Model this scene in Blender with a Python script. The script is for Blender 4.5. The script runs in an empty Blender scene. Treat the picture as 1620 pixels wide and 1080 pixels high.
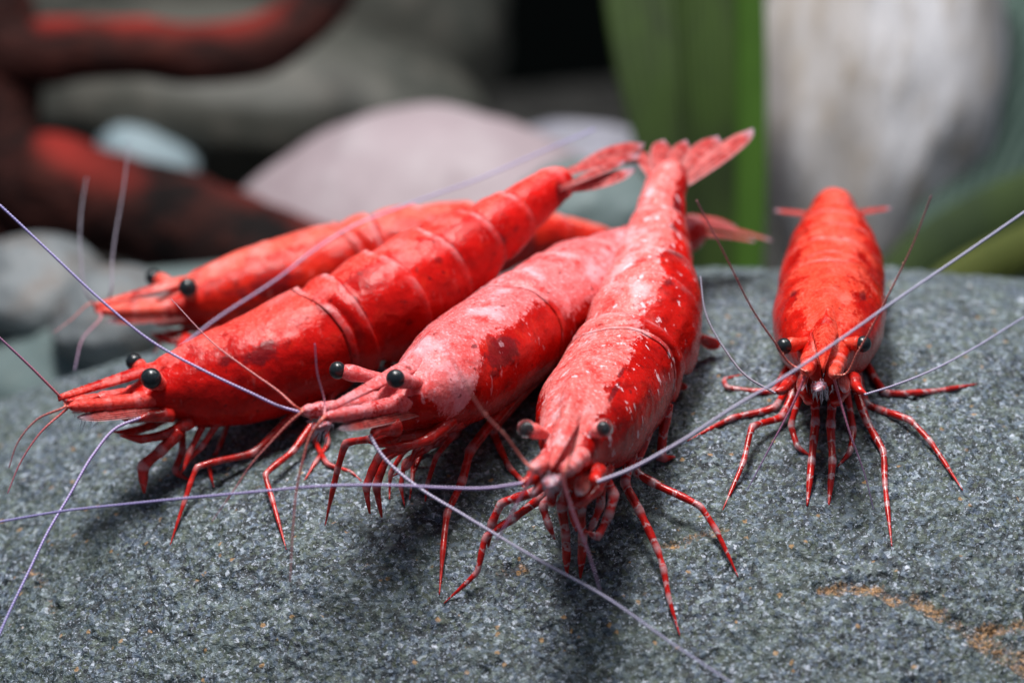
import bpy, math, random
import numpy as np
from mathutils import Vector
from mathutils.bvhtree import BVHTree
random.seed(7)
RNG = np.random.default_rng(11)

# ---------------------------------------------------------------- scene, camera, light
scn = bpy.context.scene
scn.unit_settings.system = 'METRIC'
scn.unit_settings.scale_length = 0.01          # one unit is one centimetre
PITCH = math.radians(20)
FPX = 4500.0
D0 = 11.66
FW = Vector((0, math.cos(PITCH), -math.sin(PITCH)))
UP = Vector((0, math.sin(PITCH), math.cos(PITCH)))
RT = Vector((1, 0, 0))
CAM = -FW * D0

def P(px, py, d):
    """point seen at photo pixel px, py, d centimetres behind the focus plane"""
    k = (D0 + d) / FPX
    return CAM + RT * ((px - 810) * k) + UP * ((540 - py) * k) + FW * (D0 + d)

def proj(p):
    q = p - CAM
    z = q.dot(FW)
    return 810 + q.dot(RT) * FPX / z, 540 - q.dot(UP) * FPX / z, z - D0

cam_d = bpy.data.cameras.new('camera')
cam = bpy.data.objects.new('camera', cam_d)
scn.collection.objects.link(cam)
cam.location = CAM
cam.rotation_euler = (math.radians(90) - PITCH, 0, 0)
cam_d.lens = 100
cam_d.sensor_width = 36
cam_d.clip_start = 0.1
cam_d.clip_end = 200
cam_d.dof.use_dof = True
cam_d.dof.focus_distance = D0 - 0.12
cam_d.dof.aperture_fstop = 0.41
scn.camera = cam
scn.view_settings.view_transform = 'Standard'
scn.view_settings.look = 'None'
scn.view_settings.exposure = 0.0
scn.view_settings.gamma = 1.0

world = bpy.data.worlds.new('World')
scn.world = world
world.use_nodes = True
wb = world.node_tree.nodes['Background']
wb.inputs['Color'].default_value = (0.62, 0.76, 1.0, 1)
wb.inputs['Strength'].default_value = 0.16

def area_light(name, loc, target, sx, sy, power, col):
    l = bpy.data.lights.new(name, 'AREA')
    l.shape = 'RECTANGLE'; l.size = sx; l.size_y = sy
    l.energy = power; l.color = col
    o = bpy.data.objects.new(name, l)
    scn.collection.objects.link(o)
    o.location = loc
    o.rotation_euler = (Vector(target) - Vector(loc)).to_track_quat('-Z', 'Y').to_euler()
    return o
area_light('aquarium_lamp', (-1.5, 0.6, 12.5), (0.0, 1.2, 0), 5.0, 1.5, 2450, (1.0, 0.97, 0.95))
area_light('rear_fill_lamp', (1.5, 4.2, 12.0), (1.5, 7.5, 0), 14, 2.0, 1300, (1.0, 0.98, 0.97))  # added unseen lamp, aimed to brighten the fronts of the background stones

# ---------------------------------------------------------------- helpers
def tag(o, label=None, cat=None, group=None, kind=None):
    if label: o['label'] = label
    if cat: o['category'] = cat
    if group: o['group'] = group
    if kind: o['kind'] = kind
    return o

def empty(name, loc):
    o = bpy.data.objects.new(name, None)
    o.empty_display_size = 0.1
    scn.collection.objects.link(o)
    o.location = loc
    return o

def mesh_obj(name, verts, faces, mat, parent=None, attrs=None, uv=None, smooth=True):
    me = bpy.data.meshes.new(name)
    verts = np.asarray(verts, dtype=np.float64)
    off = np.zeros(3)
    if parent is not None:
        root = parent
        while root.parent is not None: root = root.parent
        off = np.array(root.location)
    me.from_pydata((verts - off).tolist(), [], [tuple(int(i) for i in f) for f in faces])
    if smooth:
        me.polygons.foreach_set('use_smooth', [True] * len(me.polygons))
    for k, v in (attrs or {}).items():
        a = me.attributes.new(k, 'FLOAT', 'POINT')
        a.data.foreach_set('value', np.asarray(v, dtype=np.float32))
    if mat: me.materials.append(mat)
    me.update()
    o = bpy.data.objects.new(name, me)
    scn.collection.objects.link(o)
    if parent is not None: o.parent = parent
    return o

def hash3(ix, iy, iz, seed=0):
    n = (ix * 374761393 + iy * 668265263 + iz * 2147483647 + seed * 974634777) & 0xffffffff
    n = ((n ^ (n >> 13)) * 1274126177) & 0xffffffff
    return ((n ^ (n >> 16)) & 0xffff) / 65535.0

def vnoise(p, scale, seed=0):
    """smooth value noise, -1..1, p is (n,3)"""
    q = np.asarray(p) * scale + 1000.0
    i = np.floor(q).astype(np.int64)
    f = q - i
    f = f * f * (3 - 2 * f)
    out = 0
    for dx in (0, 1):
        for dy in (0, 1):
            for dz in (0, 1):
                w = (f[:, 0] if dx else 1 - f[:, 0]) * (f[:, 1] if dy else 1 - f[:, 1]) * (f[:, 2] if dz else 1 - f[:, 2])
                out = out + w * hash3(i[:, 0] + dx, i[:, 1] + dy, i[:, 2] + dz, seed)
    return out * 2 - 1

def grid_faces(n, m, closed_m=True):
    f = []
    mm = m if closed_m else m - 1
    for i in range(n - 1):
        for j in range(mm):
            j2 = (j + 1) % m
            f.append((i * m + j, i * m + j2, (i + 1) * m + j2, (i + 1) * m + j))
    return f

def catmull(pts, n_per=8):
    """centripetal-like smooth path through points (n,k)"""
    pts = np.asarray(pts, dtype=float)
    if len(pts) < 3:
        t = np.linspace(0, 1, n_per + 1)[:, None]
        return pts[0] * (1 - t) + pts[-1] * t
    ext = np.vstack([2 * pts[0] - pts[1], pts, 2 * pts[-1] - pts[-2]])
    out = []
    for i in range(1, len(ext) - 2):
        p0, p1, p2, p3 = ext[i - 1], ext[i], ext[i + 1], ext[i + 2]
        d1 = max(np.linalg.norm((p2 - p1)[:3]), 1e-6)
        d0 = max(np.linalg.norm((p1 - p0)[:3]), 1e-6)
        d2 = max(np.linalg.norm((p3 - p2)[:3]), 1e-6)
        m1 = ((p1 - p0) / d0 * d1 + (p2 - p1) / d1 * d0) / (d0 + d1) * d1
        m2 = ((p2 - p1) / d1 * d2 + (p3 - p2) / d2 * d1) / (d1 + d2) * d1
        for t in np.linspace(0, 1, n_per, endpoint=False):
            a = 2 * t**3 - 3 * t**2 + 1; b = t**3 - 2 * t**2 + t
            c = -2 * t**3 + 3 * t**2; d = t**3 - t**2
            out.append(a * p1 + b * m1 + c * p2 + d * m2)
    out.append(pts[-1])
    return np.array(out)

def resample(path, n):
    path = np.asarray(path)
    s = np.concatenate([[0], np.cumsum(np.linalg.norm(np.diff(path[:, :3], axis=0), axis=1))])
    t = np.linspace(0, s[-1], n)
    return np.stack([np.interp(t, s, path[:, k]) for k in range(path.shape[1])], axis=1), t

def frames(c):
    """parallel transported frames along path c (n,3)"""
    T = np.gradient(c, axis=0)
    T /= np.linalg.norm(T, axis=1)[:, None] + 1e-12
    N = np.zeros_like(c)
    ref = np.array([0, 0, 1.0]) if abs(T[0, 2]) < 0.9 else np.array([1.0, 0, 0])
    n = ref - T[0] * ref.dot(T[0]); n /= np.linalg.norm(n)
    for i in range(len(c)):
        n = n - T[i] * n.dot(T[i]); n /= np.linalg.norm(n) + 1e-12
        N[i] = n
    return T, N, np.cross(T, N)

def tube_geo(c, r, sides=8, flat=None):
    c = np.asarray(c); r = np.asarray(r)
    T, N, B = frames(c)
    ang = np.linspace(0, 2 * np.pi, sides, endpoint=False)
    ca, sa = np.cos(ang), np.sin(ang)
    rb = r if flat is None else r * flat
    v = c[:, None, :] + r[:, None, None] * ca[None, :, None] * N[:, None, :] + rb[:, None, None] * sa[None, :, None] * B[:, None, :]
    v = v.reshape(-1, 3)
    f = grid_faces(len(c), sides)
    n = len(v)
    v = np.vstack([v, c[0], c[-1]])
    for j in range(sides):
        f.append((n, (j + 1) % sides, j))
        b = (len(c) - 1) * sides
        f.append((n + 1, b + j, b + (j + 1) % sides))
    return v, f

def ellipsoid_geo(c, ax, radii, nu=20, nv=14):
    v = []
    for i in range(nv + 1):
        th = math.pi * i / nv
        for j in range(nu):
            ph = 2 * math.pi * j / nu
            v.append(Vector(c) + ax[0] * (radii[0] * math.sin(th) * math.cos(ph)) + ax[1] * (radii[1] * math.sin(th) * math.sin(ph)) + ax[2] * (radii[2] * math.cos(th)))
    return np.array([tuple(p) for p in v]), grid_faces(nv + 1, nu)

# ---------------------------------------------------------------- materials
def new_mat(name):
    m = bpy.data.materials.new(name)
    m.use_nodes = True
    nt = m.node_tree
    return m, nt, nt.nodes['Principled BSDF']

def N_(nt, typ, **kw):
    n = nt.nodes.new(typ)
    for k, v in kw.items():
        if k in n.inputs: n.inputs[k].default_value = v
        else: setattr(n, k, v)
    return n

def mixc(nt, fac, a, b, blend='MIX'):
    n = nt.nodes.new('ShaderNodeMix'); n.data_type = 'RGBA'; n.blend_type = blend
    def put(sock, val):
        if isinstance(val, (tuple, list)): sock.default_value = (*val[:3], 1)
        elif isinstance(val, (int, float)): sock.default_value = val
        else: nt.links.new(val, sock)
    put(n.inputs[0], fac); put(n.inputs[6], a); put(n.inputs[7], b)
    return n.outputs[2]

def math_(nt, op, a, b=None, c=None, clamp=False):
    n = nt.nodes.new('ShaderNodeMath'); n.operation = op; n.use_clamp = clamp
    for i, v in enumerate((a, b, c)):
        if v is None: continue
        if isinstance(v, (int, float)): n.inputs[i].default_value = v
        else: nt.links.new(v, n.inputs[i])
    return n.outputs[0]

def ramp(nt, fac, stops, interp='LINEAR'):
    n = nt.nodes.new('ShaderNodeValToRGB')
    cr = n.color_ramp; cr.interpolation = interp
    while len(cr.elements) < len(stops): cr.elements.new(0.5)
    for e, (p, c) in zip(cr.elements, stops):
        e.position = p
        e.color = (c, c, c, 1) if isinstance(c, (int, float)) else (*c, 1)
    nt.links.new(fac, n.inputs[0])
    return n.outputs[0]

def coords(nt, scale=(1, 1, 1), off=(0, 0, 0)):
    tc = nt.nodes.new('ShaderNodeTexCoord')
    mp = nt.nodes.new('ShaderNodeMapping')
    mp.inputs['Scale'].default_value = scale
    mp.inputs['Location'].default_value = off
    nt.links.new(tc.outputs['Object'], mp.inputs[0])
    return mp.outputs[0]

def noise(nt, co, scale, detail=3, rough=0.55, dist=0.0):
    n = N_(nt, 'ShaderNodeTexNoise')
    n.inputs['Scale'].default_value = scale
    n.inputs['Detail'].default_value = detail
    n.inputs['Roughness'].default_value = rough
    n.inputs['Distortion'].default_value = dist
    nt.links.new(co, n.inputs['Vector'])
    return n.outputs[0]

def voronoi(nt, co, scale, feature='F1', out='Distance'):
    n = N_(nt, 'ShaderNodeTexVoronoi')
    n.feature = feature
    n.inputs['Scale'].default_value = scale
    nt.links.new(co, n.inputs['Vector'])
    return n.outputs[out]

def attr(nt, name):
    n = nt.nodes.new('ShaderNodeAttribute'); n.attribute_name = name
    return n.outputs['Fac']

def bump(nt, h, strength, dist, prev=None):
    n = nt.nodes.new('ShaderNodeBump')
    n.inputs['Strength'].default_value = strength
    n.inputs['Distance'].default_value = dist
    nt.links.new(h, n.inputs['Height'])
    if prev is not None: nt.links.new(prev, n.inputs['Normal'])
    return n.outputs[0]

RED = (0.62, 0.010, 0.008)
def shell_mat(name, red, bright, pink, white, seed, mottle=0.5, fleck=0.15, rag=1.3):
    red = (red[0] * 0.74, red[1] * 0.6, red[2] * 0.6); bright = (bright[0] * 0.90, bright[1] * 0.72, bright[2] * 0.72)
    m, nt, bs = new_mat(name)
    co = coords(nt, off=(seed * 3.1, seed * 1.7, seed))
    pale = attr(nt, 'pale'); rim = attr(nt, 'rim'); dark = attr(nt, 'dark')
    n_big = noise(nt, co, 5, 4, 0.6)
    n_mid = noise(nt, co, 16, 5, 0.65)
    n_fine = noise(nt, co, 75, 3, 0.7)
    gran = voronoi(nt, co, 62)
    # red base with deeper and brighter patches
    base = mixc(nt, ramp(nt, n_big, [(0.38, 0), (0.62, 1)]), red, bright)
    base = mixc(nt, math_(nt, 'MULTIPLY', ramp(nt, n_mid, [(0.50, 0), (0.66, 1)]), mottle), base, tuple(c * 0.42 for c in red))
    base = mixc(nt, math_(nt, 'MULTIPLY', ramp(nt, noise(nt, co, 9, 5, 0.7, 0.6), [(0.56, 0), (0.66, 1)]), 0.40), base, (0.72, 0.042, 0.020))
    # granular pale pigment on the back
    pf = math_(nt, 'ADD', pale, math_(nt, 'MULTIPLY', math_(nt, 'SUBTRACT', noise(nt, co, 10, 6, 0.68), 0.5), rag))
    pf = math_(nt, 'ADD', pf, math_(nt, 'MULTIPLY', math_(nt, 'SUBTRACT', n_fine, 0.5), 0.55))
    pm = ramp(nt, pf, [(0.46, 0), (0.56, 1)])
    gc = mixc(nt, ramp(nt, gran, [(0.25, 0), (0.65, 1)]), pink, tuple(p * 0.72 + r * 0.28 for p, r in zip(pink, bright)))
    gc = mixc(nt, math_(nt, 'MULTIPLY', ramp(nt, n_fine, [(0.54, 0), (0.70, 1)]), 0.5), gc, white)
    gc = mixc(nt, math_(nt, 'MULTIPLY', ramp(nt, noise(nt, co, 13, 5, 0.7), [(0.50, 0), (0.66, 1)]), 0.75), gc, bright)
    gc = mixc(nt, math_(nt, 'MULTIPLY', ramp(nt, noise(nt, co, 6, 4, 0.6), [(0.52, 0), (0.66, 1)]), 0.45), gc, white)
    col = mixc(nt, pm, base, gc)
    # dark organs showing through, plus painted shade along the segment seams
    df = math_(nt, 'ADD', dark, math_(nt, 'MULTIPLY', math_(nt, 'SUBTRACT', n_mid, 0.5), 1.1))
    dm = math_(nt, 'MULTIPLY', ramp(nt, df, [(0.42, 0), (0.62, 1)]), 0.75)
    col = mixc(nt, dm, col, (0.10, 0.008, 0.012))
    sp = ramp(nt, noise(nt, co, 30, 2, 0.5), [(0.66, 0), (0.72, 1)])
    col = mixc(nt, math_(nt, 'MULTIPLY', sp, 0.7), col, (0.14, 0.008, 0.010))
    tcf = coords(nt, scale=(1.0, 1.0, 0.35), off=(seed, 0, 0))
    fl = math_(nt, 'MULTIPLY', ramp(nt, noise(nt, tcf, 26, 3, 0.6), [(0.635, 0), (0.665, 1)]), fleck)
    col = mixc(nt, fl, col, white)
    # pale seam at the rim of each segment
    rm = math_(nt, 'MULTIPLY', rim, ramp(nt, n_mid, [(0.42, 0.05), (0.62, 0.95)]))
    col = mixc(nt, rm, col, (0.86, 0.40, 0.42))
    nt.links.new(col, bs.inputs['Base Color'])
    rr = mixc(nt, pm, (0.30,) * 3, (0.46,) * 3)
    rr = mixc(nt, ramp(nt, n_fine, [(0.42, 0), (0.60, 1)]), (0.14,) * 3, rr)
    nt.links.new(rr, bs.inputs['Roughness'])
    bs.inputs['IOR'].default_value = 1.34
    bs.inputs['Subsurface Weight'].default_value = 0.15
    bs.inputs['Subsurface Radius'].default_value = (0.10, 0.018, 0.012)
    bs.inputs['Subsurface Scale'].default_value = 0.7
    bs.inputs['Coat Weight'].default_value = 0.30
    bs.inputs['Coat Roughness'].default_value = 0.10
    bs.inputs['Coat IOR'].default_value = 1.28
    bs.inputs['Specular IOR Level'].default_value = 0.20
    b = bump(nt, n_mid, 0.5, 0.016)
    nt.links.new(b, bs.inputs['Coat Normal'])
    b = bump(nt, math_(nt, 'MULTIPLY', gran, math_(nt, 'ADD', math_(nt, 'MULTIPLY', pm, 0.85), 0.15)), 0.22, 0.005, b)
    b = bump(nt, n_fine, 0.4, 0.004, b)
    nt.links.new(b, bs.inputs['Normal'])
    return m

def leg_mat(name, red, white, banded):
    m, nt, bs = new_mat(name)
    co = coords(nt)
    j = attr(nt, 'joint'); s = attr(nt, 'along')
    n = noise(nt, co, 26, 3, 0.6)
    n2 = noise(nt, co, 70, 2, 0.6)
    w = nt.nodes.new('ShaderNodeMath'); w.operation = 'SINE'
    nt.links.new(math_(nt, 'ADD', math_(nt, 'MULTIPLY', s, 75.0), math_(nt, 'MULTIPLY', n, 9)), w.inputs[0])
    bands = ramp(nt, w.outputs[0], [(0.80, 0), (0.93, 1)])
    f = math_(nt, 'ADD', math_(nt, 'MULTIPLY', j, 0.55 if banded else 0.5), math_(nt, 'MULTIPLY', bands, 0.6 if banded else 0.10), clamp=True)
    f = math_(nt, 'MULTIPLY', f, ramp(nt, n2, [(0.3, 0.55), (0.6, 1)]))
    col = mixc(nt, ramp(nt, n, [(0.4, 0), (0.65, 1)]), red, tuple(c * 0.55 for c in red))
    col = mixc(nt, f, col, white)
    nt.links.new(col, bs.inputs['Base Color'])
    bs.inputs['Roughness'].default_value = 0.25
    bs.inputs['Subsurface Weight'].default_value = 0.25
    bs.inputs['Subsurface Radius'].default_value = (0.06, 0.015, 0.01)
    bs.inputs['Subsurface Scale'].default_value = 0.6
    nt.links.new(math_(nt, 'MULTIPLY', f, 0.35), bs.inputs['Transmission Weight'])
    nt.links.new(bump(nt, n2, 0.4, 0.004), bs.inputs['Normal'])
    return m

def feeler_mat(name, base, tip, ringc):
    m, nt, bs = new_mat(name)
    s = attr(nt, 'along'); r = attr(nt, 'ring')
    col = mixc(nt, s, base, tip)
    col = mixc(nt, r, col, ringc)
    nt.links.new(col, bs.inputs['Base Color'])
    bs.inputs['Roughness'].default_value = 0.3
    bs.inputs['Transmission Weight'].default_value = 0.15
    return m

def fan_mat(name, a, b):
    m, nt, bs = new_mat(name)
    co = coords(nt)
    n = noise(nt, co, 20, 4, 0.6); nf = noise(nt, co, 60, 3, 0.6)
    e = attr(nt, 'along'); w = attr(nt, 'across')
    col = mixc(nt, ramp(nt, n, [(0.40, 0), (0.6, 1)]), a, b)
    col = mixc(nt, math_(nt, 'MULTIPLY', ramp(nt, nf, [(0.52, 0), (0.58, 1)]), 0.7), col, (0.20, 0.015, 0.02))
    col = mixc(nt, ramp(nt, e, [(0.84, 0), (1.0, 0.85)]), col, (0.60, 0.58, 0.72))
    stri = nt.nodes.new('ShaderNodeMath'); stri.operation = 'SINE'
    nt.links.new(math_(nt, 'MULTIPLY', w, 22.0), stri.inputs[0])
    col = mixc(nt, math_(nt, 'MULTIPLY', ramp(nt, stri.outputs[0], [(0.55, 0), (0.95, 1)]), 0.45), col, (0.34, 0.02, 0.02))
    ab = nt.nodes.new('ShaderNodeMath'); ab.operation = 'ABSOLUTE'; nt.links.new(w, ab.inputs[0])
    col = mixc(nt, math_(nt, 'MULTIPLY', ramp(nt, ab.outputs[0], [(0.80, 0), (1.0, 1)]), 0.5), col, (0.80, 0.50, 0.52))
    nt.links.new(col, bs.inputs['Base Color'])
    bs.inputs['Transmission Weight'].default_value = 0.12
    bs.inputs['Roughness'].default_value = 0.35
    bs.inputs['Subsurface Weight'].default_value = 0.3
    bs.inputs['Subsurface Radius'].default_value = (0.06, 0.02, 0.015)
    bs.inputs['Subsurface Scale'].default_value = 0.6
    bb = bump(nt, stri.outputs[0], 0.5, 0.008)
    nt.links.new(bump(nt, nf, 0.4, 0.004, bb), bs.inputs['Normal'])
    return m

def simple(name, col, rough=0.5, **kw):
    m, nt, bs = new_mat(name)
    bs.inputs['Base Color'].default_value = (*col, 1)
    bs.inputs['Roughness'].default_value = rough
    for k, v in kw.items(): bs.inputs[k.replace('_', ' ')].default_value = v
    return m

M = {}
M['eye'], nt, bs = new_mat('eye_black')
co = coords(nt)
nt.links.new(mixc(nt, voronoi(nt, co, 150), (0.004, 0.006, 0.008), (0.02, 0.03, 0.035)), bs.inputs['Base Color'])
bs.inputs['Roughness'].default_value = 0.28
M['cornea'] = simple('clear_cornea', (0.96, 0.95, 0.95), 0.02, Transmission_Weight=0.97, IOR=1.10)
M['feeler'] = feeler_mat('long_feeler', (0.34, 0.18, 0.46), (0.28, 0.25, 0.62), (0.90, 0.86, 1.0))
M['feeler_white'] = feeler_mat('long_pale_feeler', (0.34, 0.22, 0.48), (0.30, 0.30, 0.55), (0.98, 0.98, 1.0))
M['feeler_faint'] = feeler_mat('faint_feeler', (0.24, 0.15, 0.22), (0.20, 0.21, 0.28), (0.42, 0.43, 0.52))
M['short_red'] = feeler_mat('short_red_feeler', (0.75, 0.07, 0.04), (0.42, 0.16, 0.22), (0.92, 0.42, 0.30))
M['short_lilac'] = feeler_mat('short_lilac_feeler', (0.75, 0.08, 0.05), (0.30, 0.26, 0.52), (0.85, 0.40, 0.40))
M['hair'] = simple('pale_bristle', (0.92, 0.86, 0.95), 0.4)
M['pad'], nt, bs = new_mat('lilac_pink_mouth_pad')
co = coords(nt)
nt.links.new(mixc(nt, ramp(nt, noise(nt, co, 45, 3, 0.6), [(0.42, 0), (0.6, 1)]), (0.48, 0.10, 0.11), (0.60, 0.44, 0.56)), bs.inputs['Base Color'])
bs.inputs['Roughness'].default_value = 0.3
bs.inputs['Transmission Weight'].default_value = 0.2
M['leg_red'] = leg_mat('plain_red_leg', (0.62, 0.02, 0.014), (0.86, 0.50, 0.52), False)
M['leg_band'] = leg_mat('banded_leg', (0.60, 0.012, 0.008), (0.80, 0.62, 0.66), True)

# ---------------------------------------------------------------- the boulder the shrimps stand on
XC, RX, R0 = 1.35, 6.6, 3.6
CU, CD = -3.23, 2.4            # axis of the boulder in the camera's up and depth directions
AX0 = (CAM + UP * CU + FW * (D0 + CD))
def rock_r(x):
    t = np.clip(np.abs((x - XC) / np.where(x < XC, 6.2, 5.2)), 0, 1)
    return R0 * (1 - t**2.0)**(1 / 2.3)
def rock_pts(x, th, detail=True):
    """x along the axis, th angle: 0 = towards +y world, pi/2 = up"""
    r = rock_r(x)
    y = AX0.y + r * np.cos(th); z = AX0.z + r * np.sin(th)
    p = np.stack([x, y, z], axis=1)
    n = np.stack([np.zeros_like(x), np.cos(th), np.sin(th)], axis=1)
    d = 0.05 * vnoise(p, 0.8, 1) + 0.022 * vnoise(p, 2.1, 2)
    if detail:
        d = d + 0.014 * vnoise(p, 6, 3) + 0.009 * vnoise(p, 17, 4) + 0.007 * vnoise(p, 40, 5) + 0.005 * vnoise(p, 85, 6)
    return p + n * d[:, None]

def rock_mesh(xs, ths, detail):
    X, TH = np.meshgrid(xs, ths, indexing='ij')
    v = rock_pts(X.ravel(), TH.ravel(), detail)
    return v, X.shape
# coarse surface for finding where the feet touch
vc, (na, nb) = rock_mesh(np.linspace(-4.5, 6.2, 160), np.linspace(0.2, 3.8, 160), False)
fc = grid_faces(na, nb, False)
BVH = BVHTree.FromPolygons([tuple(p) for p in vc], fc)
def on_rock(px, py):
    d = (P(px, py, 0) - CAM).normalized()
    h = BVH.ray_cast(CAM, d)
    return h[0]
def on_rock_depth(px, py):
    p = on_rock(px, py)
    return None if p is None else (p - CAM).dot(FW) - D0

def rock_material():
    m, nt, bs = new_mat('speckled_granite')
    co = coords(nt)
    n1 = noise(nt, co, 3.0, 4, 0.6)
    n2 = noise(nt, co, 32, 4, 0.72)
    n3 = noise(nt, co, 74, 3, 0.65)
    vcol = N_(nt, 'ShaderNodeTexVoronoi'); vcol.inputs['Scale'].default_value = 56
    vcol.inputs['Randomness'].default_value = 1
    wob = nt.nodes.new('ShaderNodeTexNoise'); wob.inputs['Scale'].default_value = 60
    nt.links.new(co, wob.inputs['Vector'])
    add = nt.nodes.new('ShaderNodeMix'); add.data_type = 'RGBA'; add.blend_type = 'LINEAR_LIGHT'
    add.inputs[0].default_value = 0.012
    nt.links.new(co, add.inputs[6]); nt.links.new(wob.outputs['Color'], add.inputs[7])
    nt.links.new(add.outputs[2], vcol.inputs['Vector'])
    sep = nt.nodes.new('ShaderNodeSeparateColor')
    nt.links.new(vcol.outputs['Color'], sep.inputs[0])
    g = sep.outputs[0]
    base = ramp(nt, g, [(0.0, (0.006, 0.012, 0.019)), (0.30, (0.022, 0.038, 0.052)), (0.60, (0.058, 0.088, 0.108)), (0.84, (0.14, 0.185, 0.21)), (0.95, (0.34, 0.41, 0.48)), (1.0, (0.60, 0.65, 0.76))])
    n4 = noise(nt, co, 17, 4, 0.65, 0.3)
    base = mixc(nt, ramp(nt, n2, [(0.455, 0), (0.54, 1)]), mixc(nt, 0.9, base, (0.008, 0.013, 0.018)), base)
    base = mixc(nt, math_(nt, 'MULTIPLY', ramp(nt, n4, [(0.53, 0), (0.66, 1)]), 0.5), base, (0.23, 0.285, 0.29))
    base = mixc(nt, math_(nt, 'MULTIPLY', ramp(nt, n3, [(0.585, 0), (0.64, 1)]), 0.85), base, (0.50, 0.56, 0.68))
    # greenish and bluish patches
    base = mixc(nt, math_(nt, 'MULTIPLY', ramp(nt, sep.outputs[1], [(0.70, 0), (0.85, 1)]), 0.35), base, (0.15, 0.19, 0.12))
    base = mixc(nt, math_(nt, 'MULTIPLY', ramp(nt, sep.outputs[2], [(0.75, 0), (0.88, 1)]), 0.5), base, (0.13, 0.18, 0.27))
    base = mixc(nt, math_(nt, 'MULTIPLY', ramp(nt, n1, [(0.42, 0), (0.62, 1)]), 0.22), base, (0.15, 0.20, 0.15))
    # rusty grains, scattered
    v2 = N_(nt, 'ShaderNodeTexVoronoi'); v2.inputs['Scale'].default_value = 34
    nt.links.new(add.outputs[2], v2.inputs['Vector'])
    s2 = nt.nodes.new('ShaderNodeSeparateColor'); nt.links.new(v2.outputs['Color'], s2.inputs[0])
    om = math_(nt, 'MULTIPLY', ramp(nt, s2.outputs[0], [(0.965, 0), (0.975, 1)]), ramp(nt, v2.outputs['Distance'], [(0.25, 1), (0.42, 0)]))
    base = mixc(nt, math_(nt, 'MULTIPLY', om, 0.75), base, (0.45, 0.25, 0.09))
    # rusty vein
    nv = noise(nt, co, 9, 4, 0.7, 0.8)
    vf = math_(nt, 'ADD', attr(nt, 'vein'), math_(nt, 'MULTIPLY', math_(nt, 'SUBTRACT', n2, 0.5), 1.8))
    vf = math_(nt, 'ADD', vf, math_(nt, 'MULTIPLY', math_(nt, 'SUBTRACT', nv, 0.5), 2.0))
    vm = math_(nt, 'MULTIPLY', ramp(nt, vf, [(0.50, 0), (0.90, 0.8)]), ramp(nt, n4, [(0.36, 0.15), (0.55, 1)]))
    base = mixc(nt, vm, base, mixc(nt, ramp(nt, n3, [(0.4, 0), (0.6, 1)]), (0.05, 0.022, 0.006), (0.55, 0.27, 0.08)))
    nt.links.new(base, bs.inputs['Base Color'])
    bs.inputs['Roughness'].default_value = 0.55
    b = bump(nt, n4, 0.9, 0.03)
    b = bump(nt, n2, 0.8, 0.016, b)
    b = bump(nt, g, 0.3, 0.005, b)
    nt.links.new(b, bs.inputs['Normal'])
    return m

xs = np.concatenate([np.linspace(-4.75, -2.7, 40, endpoint=False), np.linspace(-2.7, 3.4, 680), np.linspace(3.4, 6.5, 50)[1:]])
# angle 0 is away (+y), pi/2 is up, pi is towards the camera
ths = np.concatenate([np.linspace(0.3, 1.0, 30, endpoint=False), np.linspace(1.0, 2.75, 620), np.linspace(2.75, 2 * math.pi + 0.3, 60)[1:-1]])
v, (na, nb) = rock_mesh(xs, ths, True)
veins = [[(1300, 932), (1345, 928), (1395, 932)], [(1395, 940), (1450, 950), (1500, 975), (1525, 1000), (1560, 998), (1620, 985), (1700, 980)],
         [(1060, 862), (1110, 845), (1150, 838)], [(1525, 1000), (1570, 1015), (1610, 1040), (1640, 1080)], [(790, 905), (830, 898)], [(40, 900), (80, 925), (78, 965)]]
vein = np.zeros(len(v))
for k, vl in enumerate(veins):
    wdt = (0.024, 0.034, 0.022, 0.07, 0.022, 0.02)[k]
    pts = [np.array(on_rock(*q)) for q in vl if on_rock(*q) is not None]
    pth, _ = resample(np.array(pts), 60)
    pth = pth + RNG.normal(0, 0.010, pth.shape)
    lo, hi = pth.min(0) - 0.3, pth.max(0) + 0.3
    idx = np.where(((v > lo) & (v < hi)).all(1))[0]
    d = np.min(np.linalg.norm(v[idx][:, None, :] - pth[None], axis=2), axis=1)
    vein[idx] = np.maximum(vein[idx], np.exp(-(d / wdt)**2) * (1.0 if k in (0, 1) else 0.75))
v = v - (v - np.array([0, AX0.y, AX0.z]) * np.array([0, 1, 1]) - v * np.array([1, 0, 0])) / 3.6 * (vein * 0.022)[:, None]
boulder = mesh_obj('boulder', v, grid_faces(na, nb, True), rock_material(), attrs={'vein': vein})
tag(boulder, 'large rounded grey speckled granite stone with rusty veins under all the shrimps', 'stone')

# ---------------------------------------------------------------- shrimp builder
PROF = np.array([  # a/L, half width, height above, depth below
    (-0.090, 0.010, -0.028, 0.060), (-0.083, 0.045, -0.005, 0.085), (-0.055, 0.078, 0.030, 0.108), (-0.025, 0.100, 0.066, 0.120), (0.0, 0.118, 0.094, 0.134), (0.05, 0.158, 0.138, 0.175), (0.12, 0.198, 0.178, 0.212),
    (0.22, 0.226, 0.206, 0.238), (0.33, 0.228, 0.216, 0.232), (0.42, 0.218, 0.208, 0.225), (0.55, 0.216, 0.208, 0.248),
    (0.66, 0.188, 0.186, 0.222), (0.76, 0.155, 0.158, 0.175), (0.86, 0.120, 0.128, 0.13), (0.95, 0.092, 0.100, 0.10),
    (1.0, 0.080, 0.085, 0.085), (1.025, 0.05, 0.055, 0.055), (1.035, 0.008, 0.008, 0.008)])
SEG = [0.36, 0.43, 0.535, 0.66, 0.77, 0.87, 1.0]

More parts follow.
